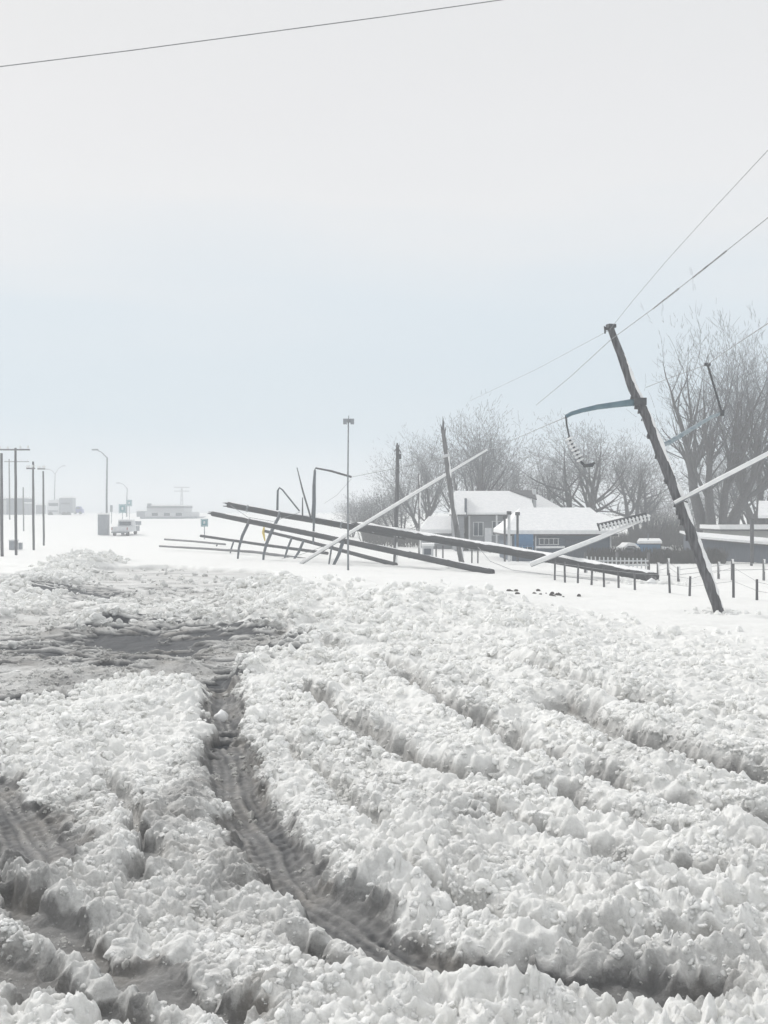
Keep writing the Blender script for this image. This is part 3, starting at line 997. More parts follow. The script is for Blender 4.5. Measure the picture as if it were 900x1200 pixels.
for pts_, lb in (([(420, 616), (405, 628), (380, 640), (352, 650), (330, 655)], 'slack wire trailing left over the lowest fallen poles'),
                 ([(560, 641), (575, 658), (600, 668), (640, 673), (700, 680)], 'slack wire lying on the snow below the longest fallen pole'),
                 ([(270, 592), (290, 606), (320, 611), (352, 600)], 'slack wire looping between the raised ends of the fallen poles')):
    Ya, Yb = {420: (59.5, 63), 560: (52.5, 45), 270: (65.5, 64)}[pts_[0][0]]
    P_ = [W(u, v, Ya + (Yb - Ya) * k / (len(pts_) - 1)) for k, (u, v) in enumerate(pts_)]
    tag(MB().tube(P_, .014, 5).build('loose_wire', M['wire'], None, True), lb, 'power line')

# white pole sloping up across the tangle
wp = thing('snow_coated_pole', W(358, 657, 59.5), 'thin straight pole white with snow, sloping up to the right behind the broken pole', 'pole')
P = [W(352, 661, 59.6), W(430, 613, 58.6), W(500, 570.5, 57.8), W(571, 528, 57)]
MB().tube(P, [.085, .085, .075, .055], 10).build('shaft', M['steel'], wp, True)
MB().tube([p + Vector((0, -.05, .05)) for p in P], [.085, .10, .09, .055], 10, .03).build('snow', M['snow'], wp, True)

# broken butt beside the long fallen pole
st = thing('broken_pole_stump', W(765, 690, 43.6), 'splintered pole stump caked with snow at the right end of the longest fallen pole', 'stump')
log_tube([W(762, 694, 43.5), W(763, 684, 43.6), W(766, 677, 43.8)], [.26, .22, .15], 10, .12, .02, .2).build('butt', M['wood_grey'], st)
for k in range(11):
    a = random.uniform(0, 6.28)
    p = W(764 + random.uniform(-5, 6), 681 + random.uniform(-4, 4), 43.6)
    q = p + Vector((math.cos(a) * .22, math.sin(a) * .1, random.uniform(.0, .28)))
    MB().tube([p, q], [.035, .006], 4).build('splinter', M['wood'], st)
snow_strip([W(757, 690, 43.3), W(763, 686, 43.3), W(768, 690, 43.3)], [.17, .2, .17], (0, -.3, .5), 1.0, .1).build('snow', M['snow'], st, True)

# ------------------------------------------------------------------ standing poles in the middle
# sharp broken one
sp_ = thing('snapped_utility_pole', W(541, 665, 56), 'standing pole snapped to a point at its top, leaning left behind the fallen pole', 'utility pole')
px = [(519, 504), (522, 525), (526, 560), (532, 600), (538, 640), (542, 668)]
P = [W(u, v, 56) for u, v in px]
rd = [.09, .12, .13, .135, .14, .145]
log_tube(P, rd, 12, .3, .012, .06).build('shaft', M['wood_grey'], sp_)
snow_strip(P[1:], rd[1:], (.9, -.4, .3), .5, .12, .35).build('snow', M['snow'], sp_, True)
for du, dv, r in ((0, 488, .07), (-2.2, 497, .05), (2.5, 500, .045)):
    MB().tube([W(519.5 + du * .6, 508, 56), W(519.5 + du, (dv + 506) / 2, 56), W(519 + du * 1.2, dv, 56)], [r, r * .8, .008], 6, .2).build('splinter', M['wood'], sp_)
MB().tube([W(519, 535, 55.8), W(527, 533, 55.8)], [.08, .08], 10).build('arm_band', M['trim'], sp_)
# upright pole with fittings
s1 = thing('utility_pole', W(464, 660, 62), 'short upright grey pole with iron fittings on top, left of the snapped pole', 'utility pole')
P = [W(466, 522, 62), W(465.5, 570, 62), W(464, 620, 62), W(463, 662, 62)]
log_tube(P, [.10, .115, .12, .12], 10, .3, .01, .06).build('shaft', M['wood'], s1)
snow_strip(P[2:], [.12, .12], (.6, -.7, 0), .5, .12, .3).build('snow', M['snow'], s1, True)
MB().tube([W(462, 529, 61.9), W(466, 524, 61.8), W(470, 531, 61.9)], [.03, .06, .03], 6).build('bracket', M['iron'], s1)
MB().tube([W(465.5, 524, 62), W(465.5, 519, 62)], [.07, .04], 8).build('cap_insulator', M['iron'], s1)
MB().box(W(469, 535, 61.8), (.12, .1, .3)).build('cutout', M['iron'], s1)
s3 = thing('white_sided_post', W(491, 660, 66), 'thin post with a white snowy side between the grey pole and the snapped pole', 'post')
P = [W(491, 555, 66), W(491.5, 610, 66), W(491.5, 660, 66)]
log_tube(P, [.065, .07, .07], 8, .4, .01, .05).build('shaft', M['wood_grey'], s3)
snow_strip(P, [.065, .07, .07], (.8, -.6, 0), .7, .12, .15).build('snow', M['snow'], s3, True)
# lamp mast
lm = thing('light_mast', W(408, 669, 53.5), 'tall thin mast with a boxy cluster of lamps on top', 'light mast')
MB().tube([W(408.2, 492, 53.5), W(407.6, 570, 53.5), W(408, 669.5, 53.5)], [.03, .04, .05], 8).build('mast', M['steel'], lm, True)
MB().box(W(408.5, 493, 53.5), (.36, .36, .16)).build('lamp_rack', M['steel'], lm)
for du in (-4.2, 4.4):
    MB().box(W(408.5 + du, 494, 53.4), (.17, .2, .26)).build('floodlight', M['grey_paint'], lm)
MB().tube([W(408.6, 492, 53.5), W(408.6, 487, 53.5)], .02, 6).build('spike', M['steel'], lm)


# ------------------------------------------------------------------ conductors
def wire(name, pts, r, label, ice=None, sag=0):
    P, _ = resample(pts, [r] * len(pts), .8)
    if sag:
        n = len(P) - 1
        P = [p - Vector((0, 0, sag * 4 * (i / n) * (1 - i / n))) for i, p in enumerate(P)]
    o = MB().tube(P, r, 5).build(name, M['wire'], None, True)
    tag(o, label, 'power line')
    if ice:
        for a, b, k in ice:
            n = len(P) - 1
            i, j = int(a * n), max(int(a * n) + 1, int(b * n))
            q = P[i:j + 1]
            if len(q) >= 2:
                MB().tube(q, r * k, 6, .1).build('ice', M['wire'], o, True)
    return o


wire('overhead_wire', [W(-60, 86, 13), W(0, 78, 13), W(150, 59.5, 13), W(300, 39.5, 13), W(450, 19.5, 13), W(600, -2, 13), W(700, -17, 13)], .006,
     'single thick wire crossing the top left of the sky')
wire('overhead_wire', [W(714, 387, Yp), W(742, 352, 28), W(780, 307, 25), W(835, 246, 21), W(900, 176, 17), W(950, 122, 14)], .006,
     'thin wire rising steeply from the top of the leaning pole')
wire('overhead_wire', [W(628, 475, 40), W(668, 442, 35), W(716, 398, Yp - .25), W(765, 362, 28.5), W(830, 311, 25), W(900, 255, 22), W(960, 205, 20)], .009,
     'heavier wire passing just below the top of the leaning pole', ice=[(.60, .63, 2.0), (.66, .69, 2.2), (.735, .76, 2.2), (.79, .815, 2.0)])
wire('overhead_wire', [W(550, 470, 55), W(630, 432, 42), W(712, 388, Yp)], .006, 'faint wire slanting down left from the leaning pole top')
wire('overhead_wire', [W(412, 559, 63.9), W(440, 553.5, 62), W(463, 549, 61), W(520, 537.5, 59), W(571, 527, 57)], .015, 'sagging wire from the raised iron rod to the tip of the snow coated pole')
wire('overhead_wire', [W(571, 527, 57), W(600, 516, 49), W(632, 502, 39), W(663, 489, Yp)], .012, 'wire from the tip of the snow coated pole up to the blue davit arm')
wire('overhead_wire', [W(757, 454, 36), W(790, 441, 34), W(829, 427, Yp + .3), W(862, 404, 27), W(900, 379, 23), W(950, 345, 20)], .010, 'wire carried on the rod insulator in front of the tall bare tree')
wire('overhead_wire', [W(380, 590, 64), W(395, 580, 64), W(412, 561, 63.9)], .008, 'short slack wire hanging by the lamp mast')


# ------------------------------------------------------------------ trees
def tris_from_segs(S, sides=3):
    """tapered prisms for all branch segments at once"""
    P0 = np.array([s[0] for s in S]); P1 = np.array([s[1] for s in S])
    r0 = np.array([s[2] for s in S]); r1 = np.array([s[3] for s in S])
    D = P1 - P0
    D /= np.linalg.norm(D, axis=1, keepdims=True) + 1e-9
    a = np.cross(D, np.where(np.abs(D[:, [2]]) < .8, [[0, 0, 1.]], [[1., 0, 0]]))
    a /= np.linalg.norm(a, axis=1, keepdims=True) + 1e-9
    b = np.cross(D, a)
    V = []
    for P, r in ((P0, r0), (P1, r1)):
        for k in range(sides):
            t = 2 * math.pi * k / sides
            V.append(P + (a * math.cos(t) + b * math.sin(t)) * r[:, None])
    V = np.stack(V, 1).reshape(-1, 3)
    base = (np.arange(len(S)) * 2 * sides)[:, None]
    F = np.concatenate([base + np.array([k, (k + 1) % sides, sides + (k + 1) % sides, sides + k]) for k in range(sides)], 0)
    return V, F


def seg_mesh(name, S, m, sides=3):
    V, F = tris_from_segs(S, sides)
    me = bpy.data.meshes.new(name)
    me.from_pydata(V.tolist(), [], F.tolist())
    me.materials.append(m)
    me.polygons.foreach_set('use_smooth', np.ones(len(me.polygons), bool))
    return me


def grow(seed, height, stems=3, spread=.5, levels=5, density=1.0, r0=None, droop=0.0, first=.25, lean=0):
    """branch skeleton: thick wood and fine twigs"""
    rnd = random.Random(seed)
    thick, twigs = [], []

    def branch(p, d, length, r, lev):
        n = 5 if lev < 2 else (4 if lev < 4 else 3)
        sl = length / n
        pts_ = [p]
        for i in range(n):
            wob = .13 if lev < 2 else .22
            d = Vector((d.x + rnd.uniform(-wob, wob), d.y + rnd.uniform(-wob, wob), d.z + rnd.uniform(-wob, wob) * .6 + (.10 if lev > 0 else .02) - droop * lev * .05)).normalized()
            q = p + d * sl
            ra, rb = r * (1 - .62 * i / n), r * (1 - .62 * (i + 1) / n)
            (thick if ra > .030 else twigs).append((tuple(p), tuple(q), ra, rb, lev))
            p = q
            if lev < levels and (i >= 1 or (lev > 0 and i >= 0)):
                if lev == 0 and i / n < first: continue
                k = 2 if (lev == 0 or rnd.random() < .22 * density) else 1
                if lev >= levels - 1 and rnd.random() < .25: k = 0
                for _ in range(k):
                    ax = Vector((rnd.gauss(0, 1), rnd.gauss(0, 1), rnd.gauss(0, 1))).cross(d).normalized()
                    ang = rnd.uniform(.35, .95) * (spread + .5)
                    nd_ = (Matrix.Rotation(ang, 3, ax) @ d).normalized()
                    if nd_.z < -.1: nd_.z *= .3
                    branch(p, nd_, length * rnd.uniform(.46, .80), rb * rnd.uniform(.5, .75), lev + 1)
        if lev < levels:
            branch(p, d, length * .55, r * .38, lev + 1)
    r0 = r0 or height * .022
    for s in range(stems):
        a = 2 * math.pi * (s + rnd.random() * .5) / stems
        tilt = (.10 + .30 * spread * rnd.uniform(.6, 1.3)) if stems > 1 else .05
        d = Vector((math.cos(a) * tilt + lean, math.sin(a) * tilt, 1)).normalized()
        branch(Vector((math.cos(a) * r0 * .9, math.sin(a) * r0 * .9, -.3)), d, height * rnd.uniform(.48, .6), r0 * rnd.uniform(.7, 1.0), 0)
    return thick, twigs


def tree_meshes(seed, **k):
    th, tw = grow(seed, **k)
    th = [(a, b, c * 1.25, d * 1.25, l) for a, b, c, d, l in th]; tw = [(a, b, max(c * 1.3, .012), max(d * 1.3, .008), l) for a, b, c, d, l in tw]
    th = [(a, b, c * (1.35 if l < 2 else 1), d * (1.35 if l < 2 else 1), l) for a, b, c, d, l in th]
    if len(tw) > 6000:
        rr_ = random.Random(seed)
        top = max(t[4] for t in tw)
        keep = 6000 / len(tw)
        tw = [t for t in tw if t[4] < top - 1 or rr_.random() < keep]
    print('tree', seed, len(th), len(tw))
    return seg_mesh('trunk', th, M['bark'], 5), seg_mesh('crown', tw, M['bark2'], 3)


KT = {
    'cotton': tree_meshes(3, height=15, stems=4, spread=.40, levels=4, density=.6, r0=.36),
    'cotton2': tree_meshes(9, height=14, stems=4, spread=.46, levels=4, density=.6, r0=.31),
    'round': tree_meshes(21, height=9, stems=3, spread=.8, levels=4, density=1.0, r0=.24),
    'fan': tree_meshes(33, height=9, stems=4, spread=.6, levels=4, density=.9, r0=.17),
    'bush': tree_meshes(45, height=6, stems=5, spread=.9, levels=4, density=1.0, r0=.09),
}


def tree(kind, u, Y, s, rz, label, sx=1.0):
    z = rise(Y)
    t = thing('bare_tree', ((u - 450) / FPX * Y, Y, z - .05), label, 'tree', 'bare trees behind the snow field')
    t.scale = (s * sx, s * sx, s)
    t.rotation_euler.z = rz
    for nm, me in zip(('trunk', 'crown'), KT[kind]):
        o = bpy.data.objects.new(nm, me); COL.objects.link(o); o.parent = t
    return t


for args in [
    ('cotton', 840, 74, .90, 0.4, 'tallest bare tree, many stems, right of the leaning pole'),
    ('cotton2', 897, 82, .9, 1.4, 'big bare tree cut by the right edge behind the beige outbuilding'),
    ('round', 684, 92, 1.0, 0.2, 'round-headed bare tree rising behind the flat snowy garage roof', 1.15),
    ('round', 632, 104, 0.82, 2.1, 'bare tree behind the rear wing of the house', 1.0),
    ('round', 748, 98, .88, 3.9, 'bare tree directly left of the leaning pole, above the blue shed', 1.1),
    ('fan', 548, 92, 1.0, 0.0, 'fan-shaped bare tree behind the snapped pole', 1.15),
    ('fan', 582, 104, .84, 1.9, 'slim bare tree left of the house ridge, behind the roof', 1.0),
    ('fan', 500, 100, .85, 4.0, 'bare tree between the white-sided post and the snapped pole', 1.15),
    ('bush', 466, 92, .95, 0.5, 'bare spreading thicket tree behind the upright grey pole'),
    ('bush', 434, 106, .8, 2.5, 'low bare bushy tree just right of the lamp mast'),
    ('bush', 412, 118, .7, 3.6, 'farthest low bare bush at the left end of the tree row'),
    ('round', 856, 96, .8, 5.0, 'bare tree in the thicket behind the tallest tree', 1.0),
    ('bush', 820, 84, .8, 1.0, 'scrubby bare tree above the long dark shed'),
    ('bush', 765, 86, .8, 2.2, 'scrubby bare tree behind the small blue shed'),
    ('fan', 885, 88, .8, 2.2, 'slim bare tree beside the snowy canopy at the right edge', 1.0),
]:
    tree(*args)


def brush():
    S = []
    rnd = random.Random(5)
    for k in range(5200):
        u = rnd.uniform(425, 960)
        Y = rnd.uniform(83, 104) if u > 560 else rnd.uniform(88, 120)
        x = (u - 450) / FPX * Y
        env = .7 if u > 740 else (.7 if u > 640 else (.55 if u > 480 else .9))
        h = rnd.uniform(.8, 3.0) * env * (.7 + .4 * math.sin(u * .05))
        h = abs(h) + .5
        p = Vector((x, Y, rise(Y) - .1))
        d = Vector((rnd.gauss(0, .25), rnd.gauss(0, .25), 1)).normalized()
        q = p + d * h * .55
        S.append((tuple(p), tuple(q), .030, .02))
        for _ in range(3):
            d2 = (d + Vector((rnd.gauss(0, .35), rnd.gauss(0, .35), 0))).normalized()
            S.append((tuple(p.lerp(q, rnd.uniform(.4, 1))), tuple(q + d2 * h * .5), .016, .006))
    me = seg_mesh('underbrush', S, M['brush'], 3)
    o = bpy.data.objects.new('underbrush', me); COL.objects.link(o)
    o['kind'] = 'stuff'
    o['label'] = 'tangled leafless brush under the row of bare trees'


brush()


# ------------------------------------------------------------------ buildings
def px_box(mb, u0, u1, v0, v1, Y, depth):
    a, b = W(u0, v1, Y), W(u1, v0, Y)
    mb.box(((a.x + b.x) / 2, Y + depth / 2, (a.z + b.z) / 2), (b.x - a.x, depth, b.z - a.z))
    return mb


def window(parent, u0, u1, v0, v1, Y, glass='glass', frame='trim', mull=1):
    f = MB()
    a, b = W(u0, v1, Y), W(u1, v0, Y)
    t = .05
    f.box(((a.x + b.x) / 2, Y - .03, a.z), (b.x - a.x + .1, .1, t)).box(((a.x + b.x) / 2, Y - .03, b.z), (b.x - a.x + .1, .1, t))
    f.box((a.x, Y - .032, (a.z + b.z) / 2), (t, .1, b.z - a.z - t)).box((b.x, Y - .032, (a.z + b.z) / 2), (t, .1, b.z - a.z - t))
    for k in range(mull):
        xx = a.x + (b.x - a.x) * (k + 1) / (mull + 1)
        f.box((xx, Y - .03, (a.z + b.z) / 2), (t * .8, .07, b.z - a.z - t * 1.1))
    o = f.build('window', M[frame], parent)
    MB().box(((a.x + b.x) / 2, Y - .005, (a.z + b.z) / 2), (b.x - a.x - t, .03, b.z - a.z - t)).build('pane', M[glass], o)
    return o


def slab(mb, quad, th):
    """thick sheet on four corner points (front-left, front-right, back-right, back-left)"""
    q = [Vector(p) for p in quad]
    mb.add(q + [p + Vector((0, 0, th)) for p in q], [(3, 2, 1, 0), (4, 5, 6, 7), (0, 1, 5, 4), (1, 2, 6, 5), (2, 3, 7, 6), (3, 0, 4, 7)])
    return mb


def gable(parent, u0, u1, Y, ve, vr, depth, wallmat, vb=660, over=.25, hipL=0, hipR=0, snow=.14, roofmat='shingle'):
    """house block: ridge parallel to the picture; ve, vr = eave and ridge height"""
    a, b = W(u0, ve, Y), W(u1, ve, Y)
    yr = Y + depth / 2
    zr = EYE + (600 - vr) / FPX * yr
    zb = W(0, vb, Y).z
    mb = MB()
    x0, x1 = a.x, b.x
    mb.box(((x0 + x1) / 2, Y + depth / 2, (zb + a.z) / 2), (x1 - x0, depth, a.z - zb))
    # gable ends closed
    for xx in (x0, x1):
        hip = hipL if xx == x0 else hipR
        if not hip:
            sx_ = .08 if xx == x0 else -.08
            mb.add([(xx, Y, a.z), (xx, Y + depth, a.z), (xx, yr, zr - .03), (xx + sx_, Y, a.z), (xx + sx_, Y + depth, a.z), (xx + sx_, yr, zr - .03)],
                   [(0, 1, 2), (5, 4, 3), (0, 2, 5, 3), (2, 1, 4, 5), (1, 0, 3, 4)])
    mb.build('wall', M[wallmat], parent)
    rf = MB()
    fl, fr = Vector((x0 - over, Y - over, a.z - .04)), Vector((x1 + over, Y - over, a.z - .04))
    bl, br = Vector((x0 - over, Y + depth + over, a.z - .04)), Vector((x1 + over, Y + depth + over, a.z - .04))
    rl, rr_ = Vector((x0 - over + hipL, yr, zr)), Vector((x1 + over - hipR, yr, zr))
    th = .10

    def roof(mb_, off, t_, inset=0.0):
        u_ = Vector((0, 0, off))
        A, B, C, D, E, F = [p + u_ for p in (fl, fr, br, bl, rl, rr_)]
        T = Vector((0, 0, t_))
        vs = [A, B, C, D, E, F] + [p + T for p in (A, B, C, D, E, F)]
        mb_.add(vs, [(0, 1, 5, 4), (2, 3, 4, 5), (1, 2, 5), (3, 0, 4), (10, 11, 7, 6), (11, 10, 9, 8), (11, 8, 7), (10, 6, 9),
                     (0, 6, 7, 1), (1, 7, 8, 2), (2, 8, 9, 3), (3, 9, 6, 0)])
        return mb_
    r_ = roof(rf, 0, th).build('roof', M[roofmat], parent)
    if snow:
        roof(MB(), th + .004, snow).build('snow', M['snow'], r_)
    return x0, x1, a.z, zr, yr


# main house
h = thing('house', W(586, 650, 80), 'grey house with a snowy roof and a bare dark strip of shingles at its ridge', 'house')
gable(h, 549, 622, 80, 604, 579, 7.0, 'siding_grey', over=.3)
# bare shingles near the ridge at the right end
yr = 83.5
a = W(597, 579.0, yr); b = W(625, 579.0, yr); c = W(625, 596, yr - 2.2)
MB().add
mb = MB()
q = [Vector((a.x, yr - .05, a.z + .10)), Vector((b.x, yr - .05, b.z + .10)), Vector((b.x, yr - 1.9, b.z - .58))]
mb.add([v + Vector((0, 0, .10)) for v in q] + [v + Vector((0, 0, .20)) for v in q], [(0, 2, 1), (3, 4, 5), (0, 1, 4, 3), (1, 2, 5, 4), (2, 0, 3, 5)])
mb.build('bare_shingles', M['shingle'], h)
q0 = W(570, 580, yr)
slab(MB(), [(q0.x, yr - .55, q0.z + .02), (q0.x + .95, yr - .55, q0.z + .02), (q0.x + .9, yr - .1, q0.z + .20), (q0.x - .1, yr - .1, q0.z + .20)], .05).build('bare_shingles', M['shingle'], h)
px_box(MB(), 624.5, 628.5, 573, 600, 82.5, .5).build('chimney', M['trim'], h)
window(h, 555, 566, 612, 628, 80)
window(h, 577, 590, 611, 627, 80, mull=1)
MB().box(W(572, 634, 79.95), (.5, .1, 1.9)).build('door', M['white_paint'], h)
MB().box(W(550, 625, 79.9), (.12, .12, 2.6)).build('corner_post', M['trim'], h)
MB().box(W(582, 626, 79.6), (.12, .12, 2.7)).build('corner_post', M['trim'], h)
# rear wing roof to the right of the chimney
gable(h, 629, 656, 84, 600, 583, 5.0, 'siding_grey', over=.3, hipR=1.6)
# left wing
gable(h, 534, 544, 79, 604, 579, 5.6, 'siding_grey', over=.12, hipL=.25)
px_box(MB(), 544.6, 547.2, 584, 606, 78.9, .3).build('dark_gap', M['siding_dark'], h)

# garage with the broad snowy roof
g = thing('garage', W(660, 655, 64), 'low blue-grey garage under a broad flat-looking snowy roof', 'garage')
gable(g, 598, 716, 64, 627, 601, 6.0, 'siding_blue', vb=662, over=.35, hipL=1.3, hipR=1.0, snow=.22)
window(g, 612, 624, 633, 647, 64, mull=1)
window(g, 632, 654, 631, 638, 64, mull=3)
px_box(MB(), 628, 662, 640, 642.5, 63.7, .3).build('snowy_ledge', M['snow'], g)
px_box(MB(), 663, 690, 632, 660, 63.94, .08).build('garage_door', M['siding_dark'], g)
for u in (598.5, 627, 715):
    px_box(MB(), u, u + 1.6, 627.5, 660, 63.9, .1).build('corner_post', M['trim'], g)
# blue chairs by the garage wall
for k, (u, lb) in enumerate(((609, 'blue garden chair left of its twin, by the garage wall'), (620, 'blue garden chair right of its twin, by the garage wall'))):
    ch = thing('garden_chair', W(u, 648, 62.5), lb, 'chair', 'blue chairs by the garage')
    for dx in (-.22, .22):
        for dy in (-.2, .2):
            c = W(u, 645, 62.5 + dy)
            MB().box((c.x + dx, c.y, c.z), (.05, .05, .55)).build('leg', M['shed_blue'], ch)
    c = W(u, 640, 62.5)
    MB().box((c.x, c.y, c.z), (.52, .5, .06)).build('seat', M['shed_blue'], ch)
    MB().box((c.x, c.y + .24, c.z + .35), (.52, .06, .62)).build('backrest', M['shed_blue'], ch)

# meter posts left of the garage
for u, v0, r, lb, wm in ((591.5, 604, .06, 'leftmost thin dark post in front of the garage corner', 'wood'), (596.5, 599, .075, 'pale middle post in front of the garage corner', 'trim'),
                     (606.5, 600, .07, 'right post with a small box on top by the garage corner', 'wood')):
    t = thing('meter_post', W(u, 654, 60), lb, 'post', 'posts at the garage corner')
    MB().tube([W(u, 658, 60), W(u, v0, 60)], r, 8, .05).build('shaft', M[wm], t)
    MB().box(W(u, v0 + 2, 59.95), (.24, .2, .18)).build('meter_box', M['iron'], t)

# low sheds left of the house
s = thing('low_shed', W(522, 650, 84), 'low grey shed with a rounded snowy roof, seen behind the white-sided post', 'shed')
gable(s, 495, 548, 84, 626, 611, 5, 'siding_grey', vb=655, over=.2, hipL=.8, hipR=.4, snow=.3)
window(s, 528, 538, 629, 637, 84)
window(s, 506, 514, 629, 637, 84)
s = thing('dog_house', W(501, 655, 62), 'small white-framed hutch standing in the snow under the fallen pole', 'hutch')
px_box(MB(), 495, 508, 640, 656, 62, .7).build('body', M['white_paint'], s)
px_box(MB(), 497, 505, 643, 650, 61.94, .1).build('opening', M['siding_dark'], s)
slab(MB(), [W(494, 640, 61.9), W(509, 640, 61.9), W(509, 638.5, 62.9), W(494, 638.5, 62.9)], .12).build('snow', M['snow'], s)
# small fence posts near it
for u in (511, 519, 553, 560):
    o = MB().box(W(u, 650, 61), (.08, .08, 1.0)).build('stake', M['wood_grey'], None)
    tag(o, {511: 'grey stake just right of the white hutch', 519: 'second grey stake right of the white hutch', 553: 'grey stake just right of the snapped pole',
            560: 'second grey stake right of the snapped pole'}[u], 'stake', 'stakes in front of the house')

# right-hand buildings
s = thing('long_shed', W(860, 662, 62), 'long low dark blue-grey shed with snow along its sloping top, at the right edge', 'shed')
a0, a1 = W(818, 632, 66), W(985, 648, 56)
b0, b1 = Vector((a0.x, a0.y, -.2)), Vector((a1.x, a1.y, -.2))
back = Vector((0, 3.2, 0))
mb = MB()
mb.add([b0, b1, a1, a0, b0 + back, b1 + back, a1 + back + Vector((0, 0, .25)), a0 + back + Vector((0, 0, .25))],
       [(0, 1, 2, 3), (7, 6, 5, 4), (0, 4, 5, 1), (1, 5, 6, 2), (2, 6, 7, 3), (3, 7, 4, 0)])
mb.build('wall', M['siding_dark'], s)
r_ = slab(MB(), [a0 + Vector((-.2, -.25, .005)), a1 + Vector((.2, -.25, .005)), a1 + back + Vector((.2, .2, .26)), a0 + back + Vector((-.2, .2, .26))], .06).build('roof', M['shingle'], s)
slab(MB(), [a0 + Vector((-.2, -.27, .07)), a1 + Vector((.2, -.27, .07)), a1 + back + Vector((.2, .2, .33)), a0 + back + Vector((-.2, .2, .33))], .13).build('snow', M['snow'], r_)
s = thing('beige_outbuilding', W(875, 660, 70), 'pale beige outbuilding with a thin snowy roof behind the long dark shed', 'outbuilding')
px_box(MB(), 845, 930, 622, 662, 70, 4).build('wall', M['siding_beige'], s)
r_ = px_box(MB(), 843.5, 932, 620.5, 622.5, 69.8, 4.4).build('roof', M['shingle'], s)
px_box(MB(), 843.2, 932, 615.5, 620.3, 69.78, 4.42).build('snow', M['snow'], r_)
s = thing('snowy_canopy', W(888, 640, 58), 'peaked canopy roof on posts at the right edge, snow on its right slope', 'canopy')
ap = W(889, 592, 59.5)
e = [W(880, 608, 58), W(925, 608, 58), W(925, 608, 61), W(880, 608, 61)]
e = [Vector((p.x, p.y, e[0].z)) for p in e]
ap = Vector((W(889, 592, 59.5).x, 59.5, W(889, 592, 59.5).z)); ap2 = Vector((W(918, 592, 59.5).x, 59.5, ap.z))
mb = MB()
mb.add(e + [ap, ap2], [(0, 1, 5, 4), (1, 2, 5), (2, 3, 4, 5), (3, 0, 4), (3, 2, 1, 0)])
r_ = mb.build('roof', M['shingle'], s)
up = Vector((0, 0, .12))
mb = MB(); 
fr_ = e[0].lerp(e[1], .18); 
mb.add([fr_ + Vector((0, -.03, .03)), e[1] + Vector((0, -.03, .03)), ap2 + up, ap + up, fr_ + Vector((0, 0, .18)), e[1] + Vector((0, 0, .18)), ap2 + up * 2, ap + up * 2],
       [(3, 2, 1, 0), (4, 5, 6, 7), (0, 1, 5, 4), (1, 2, 6, 5), (2, 3, 7, 6), (3, 0, 4, 7)])
mb.build('snow', M['snow'], r_)
for u, y in ((880.5, 58.05), (923, 58.05), (882, 60.9), (922, 60.9)):
    c = W(u, 608, y)
    MB().box((c.x, y, (e[0].z - .3) / 2), (.11, .11, e[0].z + .28)).build('post', M['wood'], s)

s = thing('blue_shed', W(762, 655, 70), 'small bright blue shed with a snowy roof behind the picket fence', 'shed')
px_box(MB(), 749, 774, 638, 652, 70, 1.8).build('wall', M['shed_blue'], s)
r_ = slab(MB(), [W(746.5, 638, 69.8), W(776, 638, 69.8), W(773, 634.5, 72), W(749, 634.5, 72)], .05).build('roof', M['shingle'], s)
slab(MB(), [W(746.5, 637, 69.78), W(776, 637, 69.78), W(773, 633.5, 72), W(749, 633.5, 72)], .15).build('snow', M['snow'], r_)
MB().tube([W(759.5, 636, 70.8), W(759.5, 625, 70.8)], .03, 6).build('vent_pipe', M['steel'], s)
px_box(MB(), 776, 787, 643, 652, 70.2, 1.2).build('lean_to', M['siding_grey'], s)
slab(MB(), [W(775, 644, 70.1), W(789, 645.5, 70.1), W(788, 644, 71.5), W(775, 642.5, 71.5)], .12).build('snow', M['snow'], s)

# snow-covered car left of the blue shed
s = thing('snow_buried_car', W(738, 655, 68), 'car buried under snow left of the blue shed', 'car')
prof = [(728, 654), (727, 646), (731, 643.5), (734, 640.5), (742, 640.5), (746, 644), (748, 646), (748, 654)]
pp = [(W(u, v, 68).x, W(u, v, 68).z) for u, v in prof]
MB().prism(pp, 67.6, 69.2).build('body', M['grey_paint'], s)
pp2 = [(x, z + .06) for x, z in pp[1:-1]] + [(x, z + .22) for x, z in reversed(pp[1:-1])]
MB().prism(pp2, 67.55, 69.25).build('snow', M['snow'], s)
px_box(MB(), 733.5, 741.5, 642, 645, 67.58, .03).build('window', M['glass'], s)
for u in (731, 745):
    c = W(u, 653, 67.6)
    MB().tube([c, c + Vector((0, .2, 0))], .3, 12).build('wheel', M['rubber'], s)

# dark bank of a hedge behind the picket fence
o = MB()
rnd = random.Random(8)
S = []
for k in range(2600):
    u = rnd.uniform(690, 850)
    Y = rnd.uniform(60.5, 63)
    x = (u - 450) / FPX * Y
    hgt = rnd.uniform(.35, .85)
    S.append(((x, Y, -.1), (x + rnd.gauss(0, .15), Y + rnd.gauss(0, .1), hgt), .022, .008))
me = seg_mesh('clipped_hedge', S, M['brush'], 3)
o = bpy.data.objects.new('clipped_hedge', me); COL.objects.link(o)
tag(o, 'low dark leafless hedge between the picket fence and the blue shed', 'hedge')


